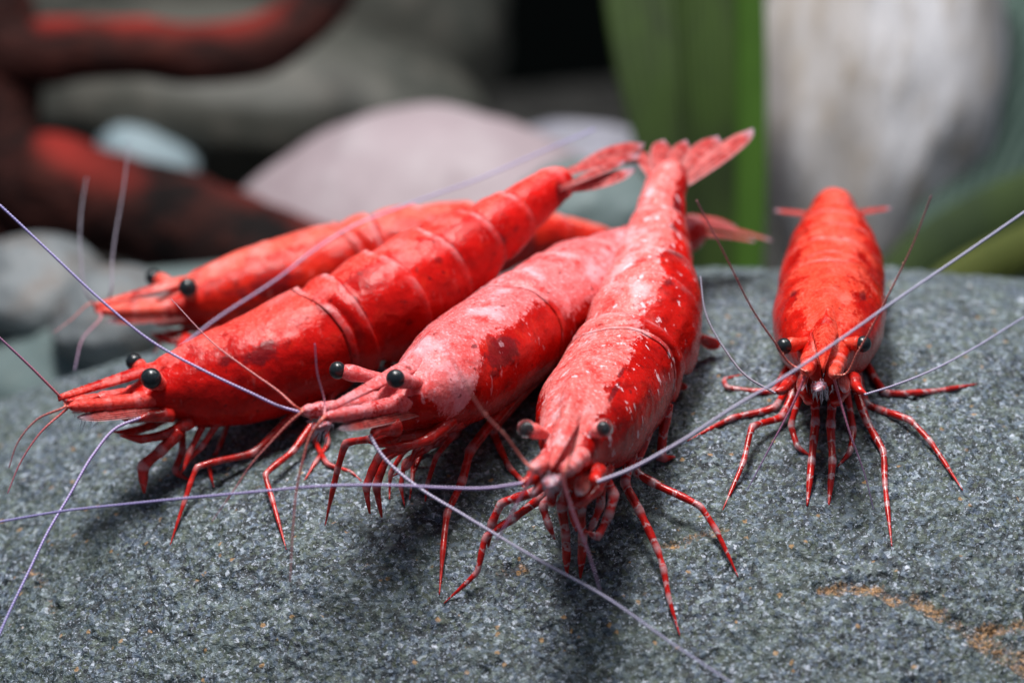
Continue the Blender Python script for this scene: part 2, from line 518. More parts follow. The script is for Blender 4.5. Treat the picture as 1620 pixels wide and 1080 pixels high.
class Spine:
    tail = 0.0
    def __init__(self, pts, rolls):
        w = [np.array(P(*p)) for p in pts]
        rr = np.array(rolls, dtype=float)[:, None]
        arr = np.hstack([np.array(w), rr])
        c = catmull(arr, 24)
        c, t = resample(c, 400)
        self.c = c[:, :3]; self.roll = c[:, 3]
        d = np.linalg.norm(self.c - w[1], axis=1)
        self.t = t - t[np.argmin(d)]
        d = np.linalg.norm(self.c - w[-2], axis=1)
        self.L = self.t[np.argmin(d)]
        T = np.gradient(self.c, axis=0)
        ker = np.ones(25) / 25
        T = np.stack([np.convolve(np.pad(T[:, k], 12, 'edge'), ker, 'valid') for k in range(3)], 1)
        self.T = T / np.linalg.norm(T, axis=1)[:, None]
    def frame(self, a):
        a = float(a)
        ac = min(max(a, self.t[0]), self.t[-1])
        c = np.array([np.interp(ac, self.t, self.c[:, k]) for k in range(3)])
        T = np.array([np.interp(ac, self.t, self.T[:, k]) for k in range(3)]); T /= np.linalg.norm(T)
        c = c + T * (a - ac)
        r = math.radians(np.interp(ac, self.t, self.roll))
        hint = np.array(UP * math.cos(r) - RT * math.sin(r)) * 1.0
        hint = hint - np.array(FW) * 0.25      # backs face a little towards the lamp and viewer
        U = hint - T * hint.dot(T); U /= np.linalg.norm(U)
        R = np.cross(T, U)
        return c, T, U, R
    def pt(self, a, l, h):
        c, T, U, R = self.frame(a)
        return c + R * l + U * h

def prof(sp, a, k, bulk):
    t = a / sp.L
    w = np.interp(t, PROF[:, 0], PROF[:, 1]) * k; ht = np.interp(t, PROF[:, 0], PROF[:, 2]) * k; hb = np.interp(t, PROF[:, 0], PROF[:, 3]) * k
    g = 1 + bulk * math.exp(-((t - 0.45) / 0.25)**2) + sp.tail * min(1, max(0, (t - 0.55) / 0.3))
    return w * g, ht * g, hb * g

def smooth_prof():
    global PROF
    x = np.concatenate([np.linspace(-0.090, 0.0, 40, endpoint=False), np.linspace(0, 1.035, 200)])
    pts = catmull(np.column_stack([PROF[:, 0], PROF[:, 1] * 0, PROF[:, 0] * 0, PROF[:, 1:]]), 10)
    o = np.argsort(pts[:, 0])
    PROF = np.column_stack([x] + [np.interp(x, pts[o, 0], pts[o, 3 + i]) for i in range(3)])
smooth_prof()

def build_body(sp, k, mat, parent, pale_f, dark_f, bulk=0.0, seed=0):
    # stations along the body with a real overlapping lip at each segment
    st = list(np.linspace(-0.090, 0.02, 30)) + list(np.linspace(0.03, 0.352, 60))
    lab = [(s, 1.0, 0.0) for s in st]
    edges = SEG
    for i, e in enumerate(edges[:-1]):
        nx = edges[i + 1]
        f0 = 1.0 if i == 0 else 1.022
        lab += [(e - 0.016, f0 + 0.004, 0.0), (e - 0.010, f0 + 0.004, 0.45), (e - 0.004, f0 + 0.003, 0.8), (e, f0, 1.0), (e + 0.002, f0 - 0.014, 0.6), (e + 0.001, 0.968, 0.0), (e + 0.005, 0.945, 0.0), (e + 0.012, 0.940, 0.0)]
        for t in np.linspace(0, 1, 22)[1:-1]:
            s = e + 0.012 + (nx - 0.016 - e - 0.012) * t
            lab.append((s, 0.940 + (0.086 if i < 5 else 0.06) * math.sin(min(t * 1.25, 1.0) * math.pi / 2), 0.0))
    lab += [(1.0, 1.0, 0.5), (1.01, 0.99, 0), (1.02, 0.98, 0), (1.027, .97, 0), (1.033, 0.97, 0), (1.035, 1, 0)]
    m = 150
    phi = np.linspace(0, 2 * np.pi, m, endpoint=False)
    V, PALE, DARK, RIM, = [], [], [], []
    for (t, f, rim) in lab:
        a = t * sp.L
        w, ht, hb = prof(sp, a, k, bulk)
        c, T, U, R = sp.frame(a)
        c_, s_ = np.cos(phi), np.sin(phi)
        # scalloped lower edge of each segment
        lobe = 0; q = 0
        if t > 0.36 and t < 1.0:
            i = max(j for j in range(len(SEG) - 1) if SEG[j] <= t + 1e-9) if t >= SEG[0] else 0
            q = (t - SEG[i]) / (SEG[i + 1] - SEG[i])
            lobe = 0.16 * math.sin(math.pi * min(max(q, 0), 1)) * (0.4 if i >= 4 else 1)
        e = 0.9
        xs_ = w * np.sign(s_) * np.abs(s_)**e
        zs_ = np.where(c_ > 0, ht, hb * (1 + lobe * np.clip(-c_ - 0.2, 0, 1))) * np.sign(c_) * np.abs(c_)**(1.0)
        # narrower dorsal ridge on the head, slightly pinched belly
        xs_ = xs_ * (1 - 0.10 * np.clip(-c_, 0, 1)**2) * (1 - 0.10 * np.clip(c_, 0, 1)**3)
        # low keel along the head
        if t < 0.3:
            zs_ = zs_ + 0.030 * k * np.exp(-(np.minimum(phi, 2 * np.pi - phi) / 0.22)**2) * min(1, max(0, (0.3 - t) / 0.25)) * min(1, (t + 0.055) / 0.04)
        # the lip is raised on back and flank only
        ff = 1 + (f - 1) * (0.35 + 0.65 * np.clip(c_ + 0.9, 0, 1))
        vq = np.minimum(phi, 2 * np.pi - phi) / np.pi
        amp = 0.0
        if t > 0.2:
            amp = np.interp(t, [0.2, 0.36, 0.43, 0.535, 0.66, 0.77, 0.87, 1.0], [0, 0.030, -0.002, 0.030, 0.018, 0.014, 0.008, 0.0])
        if t > 0.06:
            if t < 0.36: edge = np.interp(t, [0.06, 0.14, 0.30, 0.36], [0.93, 0.82, 0.78, 0.84])
            elif t < 1.0: edge = 0.70 + 0.09 * math.sin(math.pi * min(max(q, 0), 1))
            else: edge = 0.8
            tuck = np.clip((vq - edge) / 0.03, 0, 1)
            ff = ff * (1 - (0.15 if t < 0.36 else 0.20) * tuck)
        sh = amp * np.sin(np.pi * np.clip(vq * 1.25 - 0.05, 0, 1)) * sp.L
        pts = c[None] + R[None] * (xs_ * ff)[:, None] + U[None] * (zs_ * ff)[:, None] + T[None] * sh[:, None]
        V.append(pts)
        vv = np.minimum(phi, 2 * np.pi - phi) / np.pi
        side = np.where(phi <= np.pi, 1.0, -1.0)
        seam_shade = 1.0 if (t > 0.36 and f < 0.975 and any(0.0008 < t - e_ < 0.011 for e_ in SEG)) else 0.0  # thin shade painted just behind each segment lip
        PALE.append(pale_f(t, vv * side) - (0.75 if 0.93 < f < 0.95 and t > 0.36 and any(0.003 < t - e_ < 0.010 for e_ in SEG) else 0.0)); DARK.append(dark_f(t, vv * side) + 0.62 * seam_shade * np.clip(1.2 - vv, 0.2, 1))
        RIM.append(rim * np.clip(1.0 - vv * 1.9, 0.10, 1))
    V = np.concatenate(V); 
    nrm = V - np.repeat(np.array([sp.frame(t * sp.L)[0] for t, _, _ in lab]), m, axis=0)
    nrm /= np.linalg.norm(nrm, axis=1)[:, None] + 1e-9
    V = V + nrm * (0.010 * vnoise(V, 5, seed) + 0.004 * vnoise(V, 14, seed + 1) + 0.0015 * vnoise(V, 40, seed + 2))[:, None] * k
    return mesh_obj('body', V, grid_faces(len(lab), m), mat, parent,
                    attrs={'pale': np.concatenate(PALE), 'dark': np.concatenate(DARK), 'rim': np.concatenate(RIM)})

def off_rock(c, r):
    out = c.copy()
    for i in range(len(c)):
        q = Vector(c[i])
        d = (q - CAM); dist = d.length; d = d / dist
        h = BVH.ray_cast(CAM, d)
        if h[0] is not None:
            far = (h[0] - CAM).length - r[i] * 1.1 - 0.004
            if dist > far: out[i] = np.array(CAM + d * far)
    return out

def leg(path, r0, r1, mat, parent, name='leg', joint_white=True, sides=10):
    """path: world points (n,3); a jointed, tapering limb"""
    path = np.asarray(path)
    n = len(path)
    # round the corners a little: insert points near each joint
    pts, jt = [path[0]], []
    for i in range(1, n - 1):
        a, b, c = path[i - 1], path[i], path[i + 1]
        d1 = min(0.022, np.linalg.norm(a - b) * 0.3); d2 = min(0.022, np.linalg.norm(c - b) * 0.3)
        pts += [b + (a - b) / np.linalg.norm(a - b) * d1, b * 0.72 + 0.28 * ((b + (a - b) / np.linalg.norm(a - b) * d1) + (b + (c - b) / np.linalg.norm(c - b) * d2)) / 2, b + (c - b) / np.linalg.norm(c - b) * d2]
        jt.append(b)
    pts.append(path[-1])
    c = catmull(np.array(pts), 7)
    ln = np.sum(np.linalg.norm(np.diff(c, axis=0), axis=1))
    c, s = resample(c, max(18, int(ln / 0.014)))
    u = s / s[-1]
    r = r0 * (1 - u)**0.85 + r1 * u
    r = r0 + (r1 - r0) * u**0.9
    r *= np.where(u > 0.82, 1 - 0.75 * (u - 0.82) / 0.18, 1)
    J = np.zeros(len(c))
    for b in jt:
        d = np.linalg.norm(c - b, axis=1)
        J = np.maximum(J, np.exp(-(d / 0.015)**4))
        r = r * (1 + 0.10 * np.exp(-(d / 0.016)**2) - 0.08 * np.exp(-((d - 0.04) / 0.02)**2))
    # gentle swelling between joints
    r = r * (1 + 0.06 * np.sin(s * 37 + path[0][0] * 9))
    c = off_rock(c, r)
    if not joint_white: J = J * 0
    v, f = tube_geo(c, r, sides)
    J = np.concatenate([np.repeat(J, sides), [0, 0]]); S = np.concatenate([np.repeat(s, sides), [0, s[-1]]])
    return mesh_obj(name, v, f, mat, parent, attrs={'joint': J, 'along': S})

def feeler(path, r0, r1, mat, parent, name, ring=0.013, hair=0.0, sides=6):
    """ringed whip; path of world points"""
    c = catmull(np.asarray(path), 14)
    ln = np.sum(np.linalg.norm(np.diff(c, axis=0), axis=1))
    n = int(min(2200, max(24, ln / ring * 4)))
    c, s = resample(c, n)
    u = s / s[-1]
    r = r0 * 0.78 + (r1 - r0 * 0.78) * u**0.45
    ph = (s / ring) % 1.0
    rg = np.where(ph < 0.5, 1.0, 0.0)
    r = r * (1 + 0.16 * (rg - 0.5))
    c = off_rock(c, r)
    v, f = tube_geo(c, r, sides)
    rr = np.repeat(rg * (0.75 - 0.35 * u), sides) * np.tile([1, 0.9, 0.25, 0.1, 0.1, 0.3][:sides], len(c))
    U_ = np.repeat(u**0.6, sides)
    if hair > 0:
        V2, F2, A2, R2 = [v], list(f), [], []
        off = len(v)
        T, N, B = frames(c)
        for i in range(6, int(len(c) * 0.7), 5):
            for q in range(2):
                an = random.random() * 6.283
                d = N[i] * math.cos(an) + B[i] * math.sin(an) + T[i] * 0.7
                d /= np.linalg.norm(d)
                l = hair * (0.6 + 0.8 * random.random())
                p0 = c[i]; p1 = c[i] + d * l
                sd = np.cross(d, T[i]); sd /= np.linalg.norm(sd) + 1e-9
                V2.append(np.array([p0 + sd * 0.0016, p0 - sd * 0.0016, p0 + np.cross(sd, d) * 0.0018, p1]))
                F2 += [(off, off + 1, off + 3), (off + 1, off + 2, off + 3), (off + 2, off, off + 3)]
                off += 4
                A2 += [u[i]] * 4; R2 += [0.6] * 4
        v = np.vstack(V2); f = F2
        rr = np.concatenate([rr, [0, 0], R2]); U_ = np.concatenate([U_, [0, 1], A2])
    else:
        rr = np.concatenate([rr, [0, 0]]); U_ = np.concatenate([U_, [0, 1]])
    return mesh_obj(name, v, f, mat, parent, attrs={'ring': rr, 'along': U_})

def blade(base, tip, width, nhint, mat, parent, name='uropod', bulge=0.012, curve=0.0, shape=1.0):
    """a tapering tail-fan blade, a closed thin lens with a raised midrib"""
    b, t = np.array(base), np.array(tip)
    T = t - b; ln = np.linalg.norm(T); T /= ln
    nh = np.array(nhint); Nn = nh - T * nh.dot(T); Nn /= np.linalg.norm(Nn)
    S = np.cross(T, Nn)
    nu, nv = 26, 13
    V, A, C = [], [], []
    for side in (1, -1):
        for i in range(nu):
            u = i / (nu - 1)
            w = width * 0.84 * (math.sin(math.pi * min(1, (u * 0.80 + 0.10)))**0.75) * (0.75 + 0.35 * u * shape)
            if u > 0.80: w *= math.sqrt(max(0.0, 1 - ((u - 0.80) / 0.2)**2)) * 0.98 + 0.02
            for j in range(nv):
                q = j / (nv - 1) * 2 - 1
                thick = bulge * (1 - q * q) * (1 - 0.6 * u) + 0.0015 * (1 - abs(q)) 
                rib = 0.006 * math.exp(-(q / 0.14)**2) * (1 - u)
                off = side * (thick + rib) + curve * ln * math.sin(math.pi * u) - 0.10 * width * q * q
                V.append(b + T * (ln * u) + S * (w * q) + Nn * off)
                A.append(u); C.append(q)
    f = []
    n1 = nu * nv
    for i in range(nu - 1):
        for j in range(nv - 1):
            a = i * nv + j
            f.append((a, a + 1, a + nv + 1, a + nv))
            f.append((n1 + a, n1 + a + nv, n1 + a + nv + 1, n1 + a + 1))
    for i in range(nu - 1):
        a = i * nv; f.append((a, a + nv, n1 + a + nv, n1 + a))
        a = i * nv + nv - 1; f.append((a, n1 + a, n1 + a + nv, a + nv))
    for j in range(nv - 1):
        f.append((j, n1 + j, n1 + j + 1, j + 1))
        a = (nu - 1) * nv + j; f.append((a, a + 1, n1 + a + 1, n1 + a))
    return mesh_obj(name, V, f, mat, parent, attrs={'along': A, 'across': C})

def px_path(pts, d0, d1, mid=0.0):
    """pixel list with depth running from d0 to d1"""
    s = [0]
    for i in range(1, len(pts)):
        s.append(s[-1] + math.hypot(pts[i][0] - pts[i - 1][0], pts[i][1] - pts[i - 1][1]))
    return [np.array(P(q[0], q[1], d0 + (d1 - d0) * (t / s[-1]) + mid * math.sin(math.pi * t / s[-1]))) for q, t in zip(pts, s)]

def band(fn, soft=0.18):
    """pale back: 1 well inside the band, 0 outside, 0.5 at its edge"""
    return lambda t, v: np.clip(0.5 + (fn(t, v) - np.abs(v)) / soft * 0.5, -0.3, 1.3)

def spots(lst):
    def f(t, v):
        o = np.zeros_like(v)
        for (t0, v0, rt, rv, s) in lst:
            o = np.maximum(o, s * np.exp(-(((t - t0) / rt)**2 + ((v - v0) / rv)**2)))
        return o
    return f

def rostrum(sp, k, mat, parent, tip, base_w=0.075):
    """narrow horn running from the back over the eyes to a point"""
    a0 = 0.10 * sp.L
    pts = []
    for i, a in enumerate(np.linspace(a0, -0.02 * sp.L, 7)):
        w, ht, hb = prof(sp, max(a, 0.0), k, 0)
        pts.append(sp.pt(a, 0, ht + (-0.030 + 0.034 * min(1, i / 4)) * k))
    tipw = np.array(tip)
    last = pts[-1]
    for u in (0.33, 0.66, 1.0):
        pts.append(last * (1 - u) + tipw * u)
    c = catmull(np.array(pts), 6); c, s = resample(c, 60); u = s / s[-1]
    m = 12
    ang = np.linspace(0, 2 * np.pi, m, endpoint=False)
    V, PA = [], []
    for i in range(len(c)):
        fr = sp.frame(a0 - s[i] if s[i] < a0 + 0.3 else -0.3)
        T = c[min(i + 1, len(c) - 1)] - c[max(i - 1, 0)]; T /= np.linalg.norm(T)
        U = fr[2] - T * fr[2].dot(T); U /= np.linalg.norm(U); R = np.cross(T, U)
        grow = min(1, u[i] / 0.30)
        w = base_w * k * (0.15 + 0.85 * grow) * (1 - max(0, (u[i] - 0.30) / 0.70))**0.85 + 0.002
        h = 0.022 * k * (1 - u[i] * 0.7)
        for a in ang:
            zc = math.cos(a)
            V.append(c[i] + R * (w * math.sin(a)) - U * ((w * math.sin(a))**2 / (0.16 * k) * (1 - max(0, u[i] - 0.3))) + U * (h * zc * (1.0 if zc > 0 else 1.3) + 0.014 * k * max(0, 1 - abs(math.sin(a)) * 3) * (1 if zc > 0 else 0)))
            PA.append(0.9)
    V = np.array(V)
    # small teeth along the upper edge
    f = grid_faces(len(c), m)
    n = len(V); V = np.vstack([V, c[-1]])
    for j in range(m): f.append((n, (len(c) - 1) * m + j, (len(c) - 1) * m + (j + 1) % m))
    off = len(V); extra = []
    for q in range(9):
        i = int(len(c) * (0.42 + 0.055 * q))
        fr = sp.frame(0); T = c[i + 1] - c[i]; T /= np.linalg.norm(T)
        U = fr[2] - T * fr[2].dot(T); U /= np.linalg.norm(U); R = np.cross(T, U)
        b0 = c[i] + U * 0.024 * k * (1 - u[i] * 0.5)
        extra += [b0 - T * 0.016 + R * 0.005, b0 - T * 0.016 - R * 0.005, b0 + T * 0.012, b0 + T * 0.016 + U * 0.014 * k]
        f += [(off, off + 1, off + 3), (off + 1, off + 2, off + 3), (off + 2, off, off + 3)]
        off += 4
    V = np.vstack([V, np.array(extra)])
    nv_ = len(V)
    o = mesh_obj('rostrum', V, f, mat, parent, attrs={'pale': [PALE_R[0]] * nv_, 'dark': np.zeros(nv_), 'rim': np.zeros(nv_)})
    return o
PALE_R = [0.6]

def eye(sp, k, pos, r, mat_stalk, parent, base, glassy=False):
    """black eye on a short stalk"""
    pos = np.array(pos); base = np.array(base)
    d = pos - base; ln = np.linalg.norm(d); d /= ln
    c = np.array([base + d * (ln * u) for u in np.linspace(0, 1, 14)])
    rs = r * np.array([0.74, 0.73, 0.72, 0.71, 0.71, 0.72, 0.74, 0.78, 0.84, 0.92, 0.97, 0.93, 0.8, 0.4])
    v, f = tube_geo(c, rs, 20)
    st = mesh_obj('eyestalk', v, f, mat_stalk, parent, attrs={'pale': [0.75] * len(v), 'dark': [0.0] * len(v), 'rim': [0.0] * len(v)})
    A = Vector(d); B = A.orthogonal().normalized(); C = A.cross(B)
    rr = r * (0.94 if glassy else 1.0)
    v, f = ellipsoid_geo(pos + d * rr * 0.22, (B, C, A), (rr, rr, rr * 0.95), 28, 20)
    mesh_obj('eye', v, f, M['eye'], parent)
    if glassy:
        v, f = ellipsoid_geo(pos + d * r * 0.40, (B, C, A), (r * 1.12, r * 1.12, r * 1.03), 28, 20)
        mesh_obj('cornea', v, f, M['cornea'], parent)

def peduncle(sp, k, l, mat, parent, tip, h0=-0.015, r=0.046):
    """thick jointed base of a small feeler"""
    n = 40
    us = np.linspace(0, 1, n)
    tipw = np.array(tip)
    b = sp.pt(0.03 * k, l * k, h0 * k); fw = -sp.frame(0)[1]
    m1 = b + fw * np.linalg.norm(tipw - b) * 0.35
    c = np.array([(1 - u)**2 * b + 2 * u * (1 - u) * m1 + u * u * tipw for u in us])
    rr = r * k * (1 - 0.50 * us)
    for j in (0.42, 0.70, 0.9):
        rr = rr * (1 + 0.14 * np.exp(-((us - j + 0.03) / 0.035)**2) - 0.16 * np.exp(-((us - j - 0.02) / 0.02)**2))
    rr[-1] *= 0.3; rr[-2] *= 0.75
    v, f = tube_geo(c, rr, 14)
    o = mesh_obj('antennule_base', v, f, mat, parent, attrs={'pale': [0.62] * len(v), 'dark': [0.0] * len(v), 'rim': list(np.repeat(0.35 * np.exp(-((us - 0.42) / 0.02)**2) + 0.35 * np.exp(-((us - 0.7) / 0.02)**2), 14)) + [0, 0]})
    return c[-1]

def bristles(parent, centre, d0, n, ln, spread, name='mouth_bristles', rad=0.05):
    V, F = [], []
    off = 0
    d0 = np.array(d0) / np.linalg.norm(d0)
    for i in range(n):
        p0 = np.array(centre) + RNG.normal(0, rad, 3)
        d = d0 + RNG.normal(0, spread, 3); d /= np.linalg.norm(d)
        s = np.cross(d, [0.3, 0.2, 0.9]); s /= np.linalg.norm(s); q = np.cross(s, d)
        l = ln * (0.5 + random.random()); r = 0.0028
        V += [p0 + s * r, p0 - s * r * 0.5 + q * r, p0 - s * r * 0.5 - q * r, p0 + d * l]
        F += [(off, off + 1, off + 3), (off + 1, off + 2, off + 3), (off + 2, off, off + 3)]
        off += 4
    o = mesh_obj(name, V, F, M['hair'], parent)
    o['kind'] = 'stuff'
    return o

def shrimp(S):
    k = S['k']
    sp = Spine(S['spine'], S['roll'])
    sp.tail = S.get('tail', 0.0)
    foot = sp.pt(0.3 * sp.L, 0, -0.4)
    root = empty('shrimp', foot)
    tag(root, S['label'], 'shrimp', 'shrimps on the boulder')
    shell = S['shell']
    PALE_R[0] = S.get('pale_r', 0.6)
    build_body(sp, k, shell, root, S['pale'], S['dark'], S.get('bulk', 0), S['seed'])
    rostrum(sp, k, shell, root, P(*S['rostrum']), S.get('rw', 0.075))
    # eyes
    for (px, py, d, r, side) in S['eyes']:
        base = sp.pt(-0.002 * sp.L, side * 0.060 * k, 0.040 * k)
        eye(sp, k, P(px, py, d), r, shell, root, base, S.get('glassy', False))
    # antennule bases and antennal scales
    tips = {}
    for side in (-1, 1):
        tips[side] = peduncle(sp, k, side * 0.056, shell, root, P(*S['tips'][0 if side < 0 else 1]))
    for side in (-1, 1):
        b = sp.pt(0.02 * k, side * 0.078 * k, -0.065 * k); c, T, U, R = sp.frame(0)
        t = sp.pt(S['scale'] * k, side * 0.085 * k, -0.075 * k) if 'scale' in S else tips[side] * 0.93 + b * 0.07 - U * 0.045 * k + R * side * 0.02 * k
        blade(b, t, 0.040 * k, U * 0.8 + R * side * 0.6, M['scale_pale'], root, 'antennal_scale', 0.006, 0.02)
    # cheek pieces and jaw feet below the head
    for side in (-1, 1):
        c = [sp.pt(a * k, side * l * k, h * k) for a, l, h in ((0.10, 0.10, -0.13), (-0.02, 0.085, -0.17), (-0.12, 0.06, -0.175), (-0.20, 0.035, -0.15))]
        leg(c, 0.030 * k, 0.014 * k, M['leg_red'], root, 'jaw_foot', joint_white=False)
    fwd = -sp.frame(0)[1]
    bc = sp.pt(S.get('mouth', (-0.31, 0, -0.05))[0] * k, 0, S.get('mouth', (-0.31, 0, -0.05))[2] * k)
    if 'pad' in S: bc = np.array(P(*S['pad']))
    pw = 0.034 if 'pad' in S else 0.028
    fr0 = sp.frame(0)
    v_, f_ = ellipsoid_geo(bc, (Vector(fr0[1]), Vector(fr0[3]), Vector(fr0[2])), (0.050 * k, pw * k, 0.014 * k), 18, 12)
    v_ = v_ + np.stack([vnoise(v_, 40, q) for q in (1, 2, 3)], 1) * 0.010
    mesh_obj('mouth_pad', v_, f_, M['pad'], root)
    bristles(root, bc, fwd * 0.5 - sp.frame(0)[2], int(S.get('nb', 160) * 0.22), 0.035 * k, 0.20, rad=0.020 * k)
    # gill cover edge plate / underside
    # walking legs
    for L_ in S['legs']:
        a, l = L_['root']
        rp = sp.pt(a * sp.L, l * k, -0.16 * k)
        pts = L_['px']
        dr = (Vector(rp) - CAM).dot(FW) - D0
        if L_.get('touch', True):
            tp = on_rock(*pts[-1])
            dt = (tp - CAM).dot(FW) - D0 if tp is not None else dr + 0.2
        else:
            dt = dr + L_.get('dd', -0.1)
        path = px_path([proj(Vector(rp))[:2]] + pts, dr, dt, L_.get('mid', 0.0))
        leg(path, L_.get('r', 0.026) * (0.70 if S['legm'] == 'leg_band' else 0.76) * k, L_.get('r1', 0.011) * 0.74 * k, M[L_.get('m', S['legm'])], root)
    for A_ in S['antennae']:
        path = px_path(A_['px'], A_['d'][0], A_['d'][1], A_.get('mid', 0))
        sd = A_['side']
        w0, w1 = path[0], path[1]
        b0 = sp.pt(0.05 * k, sd * 0.085 * k, -0.09 * k); b1 = sp.pt(-0.03 * k, sd * 0.105 * k, -0.11 * k)
        dirn = (w1 - w0) / np.linalg.norm(w1 - w0)
        bl = np.linalg.norm(b0 - w0)
        if bl > 0.15: b0 = w0 + (b0 - w0) * 0.15 / bl; b1 = (b0 + w0) / 2
        leg([b0, b1 * 0.6 + w0 * 0.4 - dirn * 0.01, w0 + dirn * 0.015], 0.036 * k, A_.get('r', 0.0125) * 0.8, M['leg_red'], root, 'antenna_base', joint_white=False)
        feeler(path, A_.get('r', 0.0125) * 0.52, A_.get('r1', 0.0035) * 0.8, M[A_.get('m', 'feeler')], root, 'antenna')
    for A_ in S['antennules']:
        path = px_path(A_['px'], A_['d'][0], A_['d'][1], A_.get('mid', 0))
        path = [tips[A_['side']]] + path
        feeler(path, A_.get('r', 0.0105) * 0.85, A_.get('r1', 0.002), M[A_.get('m', 'short_red')], root, 'antennule', ring=0.016, hair=A_.get('hair', 0.012))
    for B_ in S['fan_blades']:
        blade(P(*B_['b']), P(*B_['t']), B_['w'] * 0.85, Vector(B_['n'][0] * RT + B_['n'][1] * UP - B_['n'][2] * FW), M[S['fan']], root, B_.get('name', 'uropod'), 0.011, B_.get('c', 0.03), B_.get('shape', 1.0))
    # swimming feet under the abdomen
    for (a, l, ln) in S.get('swim', []):
        w, ht, hb = prof(sp, a * sp.L, k, 0)
        b = sp.pt(a * sp.L, l * k, -hb * 0.9); t = sp.pt(a * sp.L + 0.06, l * k * 1.1, -hb - ln * k)
        blade(b, t, 0.045 * k, sp.frame(a * sp.L)[1], M['leg_swim'], root, 'swimming_foot', 0.012, 0.05)
    return root

M['leg_swim'] = leg_mat('swimming_foot_red', (0.60, 0.02, 0.015), (0.80, 0.40, 0.38), False)
M['fan_pink'] = fan_mat('pink_tail_fan', (0.74, 0.17, 0.16), (0.60, 0.045, 0.04))
M['scale_pale'] = fan_mat('translucent_scale', (0.70, 0.16, 0.14), (0.60, 0.05, 0.04))
M['scale_pale'].node_tree.nodes['Principled BSDF'].inputs['Transmission Weight'].default_value = 0.35
M['fan_red'] = fan_mat('red_tail_fan', (0.72, 0.06, 0.04), (0.62, 0.02, 0.015))

BR = (0.74, 0.028, 0.016)
sh_A = shell_mat('shell_rear_shrimp', (0.60, 0.014, 0.009), (0.74, 0.035, 0.018), (0.80, 0.13, 0.09), (0.86, 0.36, 0.34), 1)
sh_B = shell_mat('shell_long_shrimp', (0.58, 0.008, 0.007), (0.72, 0.016, 0.012), (0.78, 0.075, 0.055), (0.84, 0.24, 0.24), 2, 0.35)
sh_C = shell_mat('shell_pale_shrimp', (0.55, 0.009, 0.007), (0.70, 0.018, 0.012), (0.74, 0.175, 0.18), (0.88, 0.58, 0.66), 3, 0.4, 0.3, 1.0)
sh_D = shell_mat('shell_banded_shrimp', (0.55, 0.008, 0.006), (0.70, 0.015, 0.010), (0.76, 0.18, 0.165), (0.92, 0.66, 0.72), 4, 0.55, 0.8, 1.5)
sh_E = shell_mat('shell_facing_shrimp', (0.60, 0.010, 0.006), (0.74, 0.024, 0.012), (0.78, 0.075, 0.04), (0.85, 0.22, 0.18), 5, 0.45)

# --- A: rear left, behind the long one
A = dict(k=0.93, seed=21, shell=sh_A, fan='fan_red', legm='leg_red', pale_r=0.5, rw=0.045,
    label='softly blurred red shrimp at the back left, its head by the dark driftwood',
    spine=[(160, 490, 1.28), (300, 476, 1.40), (385, 458, 1.5), (500, 430, 1.62), (620, 398, 1.72), (740, 378, 1.85), (850, 374, 1.98), (960, 390, 2.15), (1010, 400, 2.2)],
    roll=[0, 0, 0, 0, 0, 0, 0, 0, 0],
    tips=[(162, 486, 1.38), (152, 492, 1.22)], rostrum=(150, 486, 1.25), eyes=[(297, 455, 1.15, 0.042, 1), (245, 440, 1.5, 0.038, -1)],
    pale=band(lambda t, v: 0.16), dark=spots([(0.14, 0.42, 0.12, 0.16, 0.65), (0.03, 0.35, 0.02, 0.08, 0.6)]),
    legs=[dict(root=(0.06, 0.08), px=[(262, 525), (250, 548), (243, 560)], touch=False, r=0.02),
          dict(root=(0.1, 0.08), px=[(285, 545), (270, 570), (262, 592)], r=0.02),
          dict(root=(0.1, -0.08), px=[(310, 545), (300, 560), (290, 585)], touch=False, r=0.02),
          dict(root=(0.2, 0.1), px=[(350, 530), (330, 560), (320, 590)], r=0.02),
          dict(root=(0.8, 0.05), px=[(860, 410), (850, 430), (840, 450)], touch=False, r=0.02)],
    antennae=[dict(side=1, px=[(281, 552), (333, 511), (444, 437), (500, 393), (548, 363), (640, 325), (760, 282), (850, 243), (940, 205)], d=(0.92, 1.75), m='feeler', r=0.012, r1=0.006)],
    antennules=[dict(side=1, px=[(148, 481), (111, 507), (85, 526)], d=(1.2, 1.1)), dict(side=1, px=[(159, 496), (130, 537), (118, 585)], d=(1.2, 1.0), m='short_lilac'),
                dict(side=-1, px=[(174, 467), (178, 407), (196, 293), (205, 222)], d=(1.3, 1.7), m='feeler_faint'), dict(side=-1, px=[(141, 470), (128, 407), (130, 322), (137, 281)], d=(1.3, 1.7), m='feeler_faint')],
    fan_blades=[dict(b=(1000, 392, 2.2), t=(1090, 420, 2.4), w=0.06, n=(0, 1, 0.3))], nb=40)

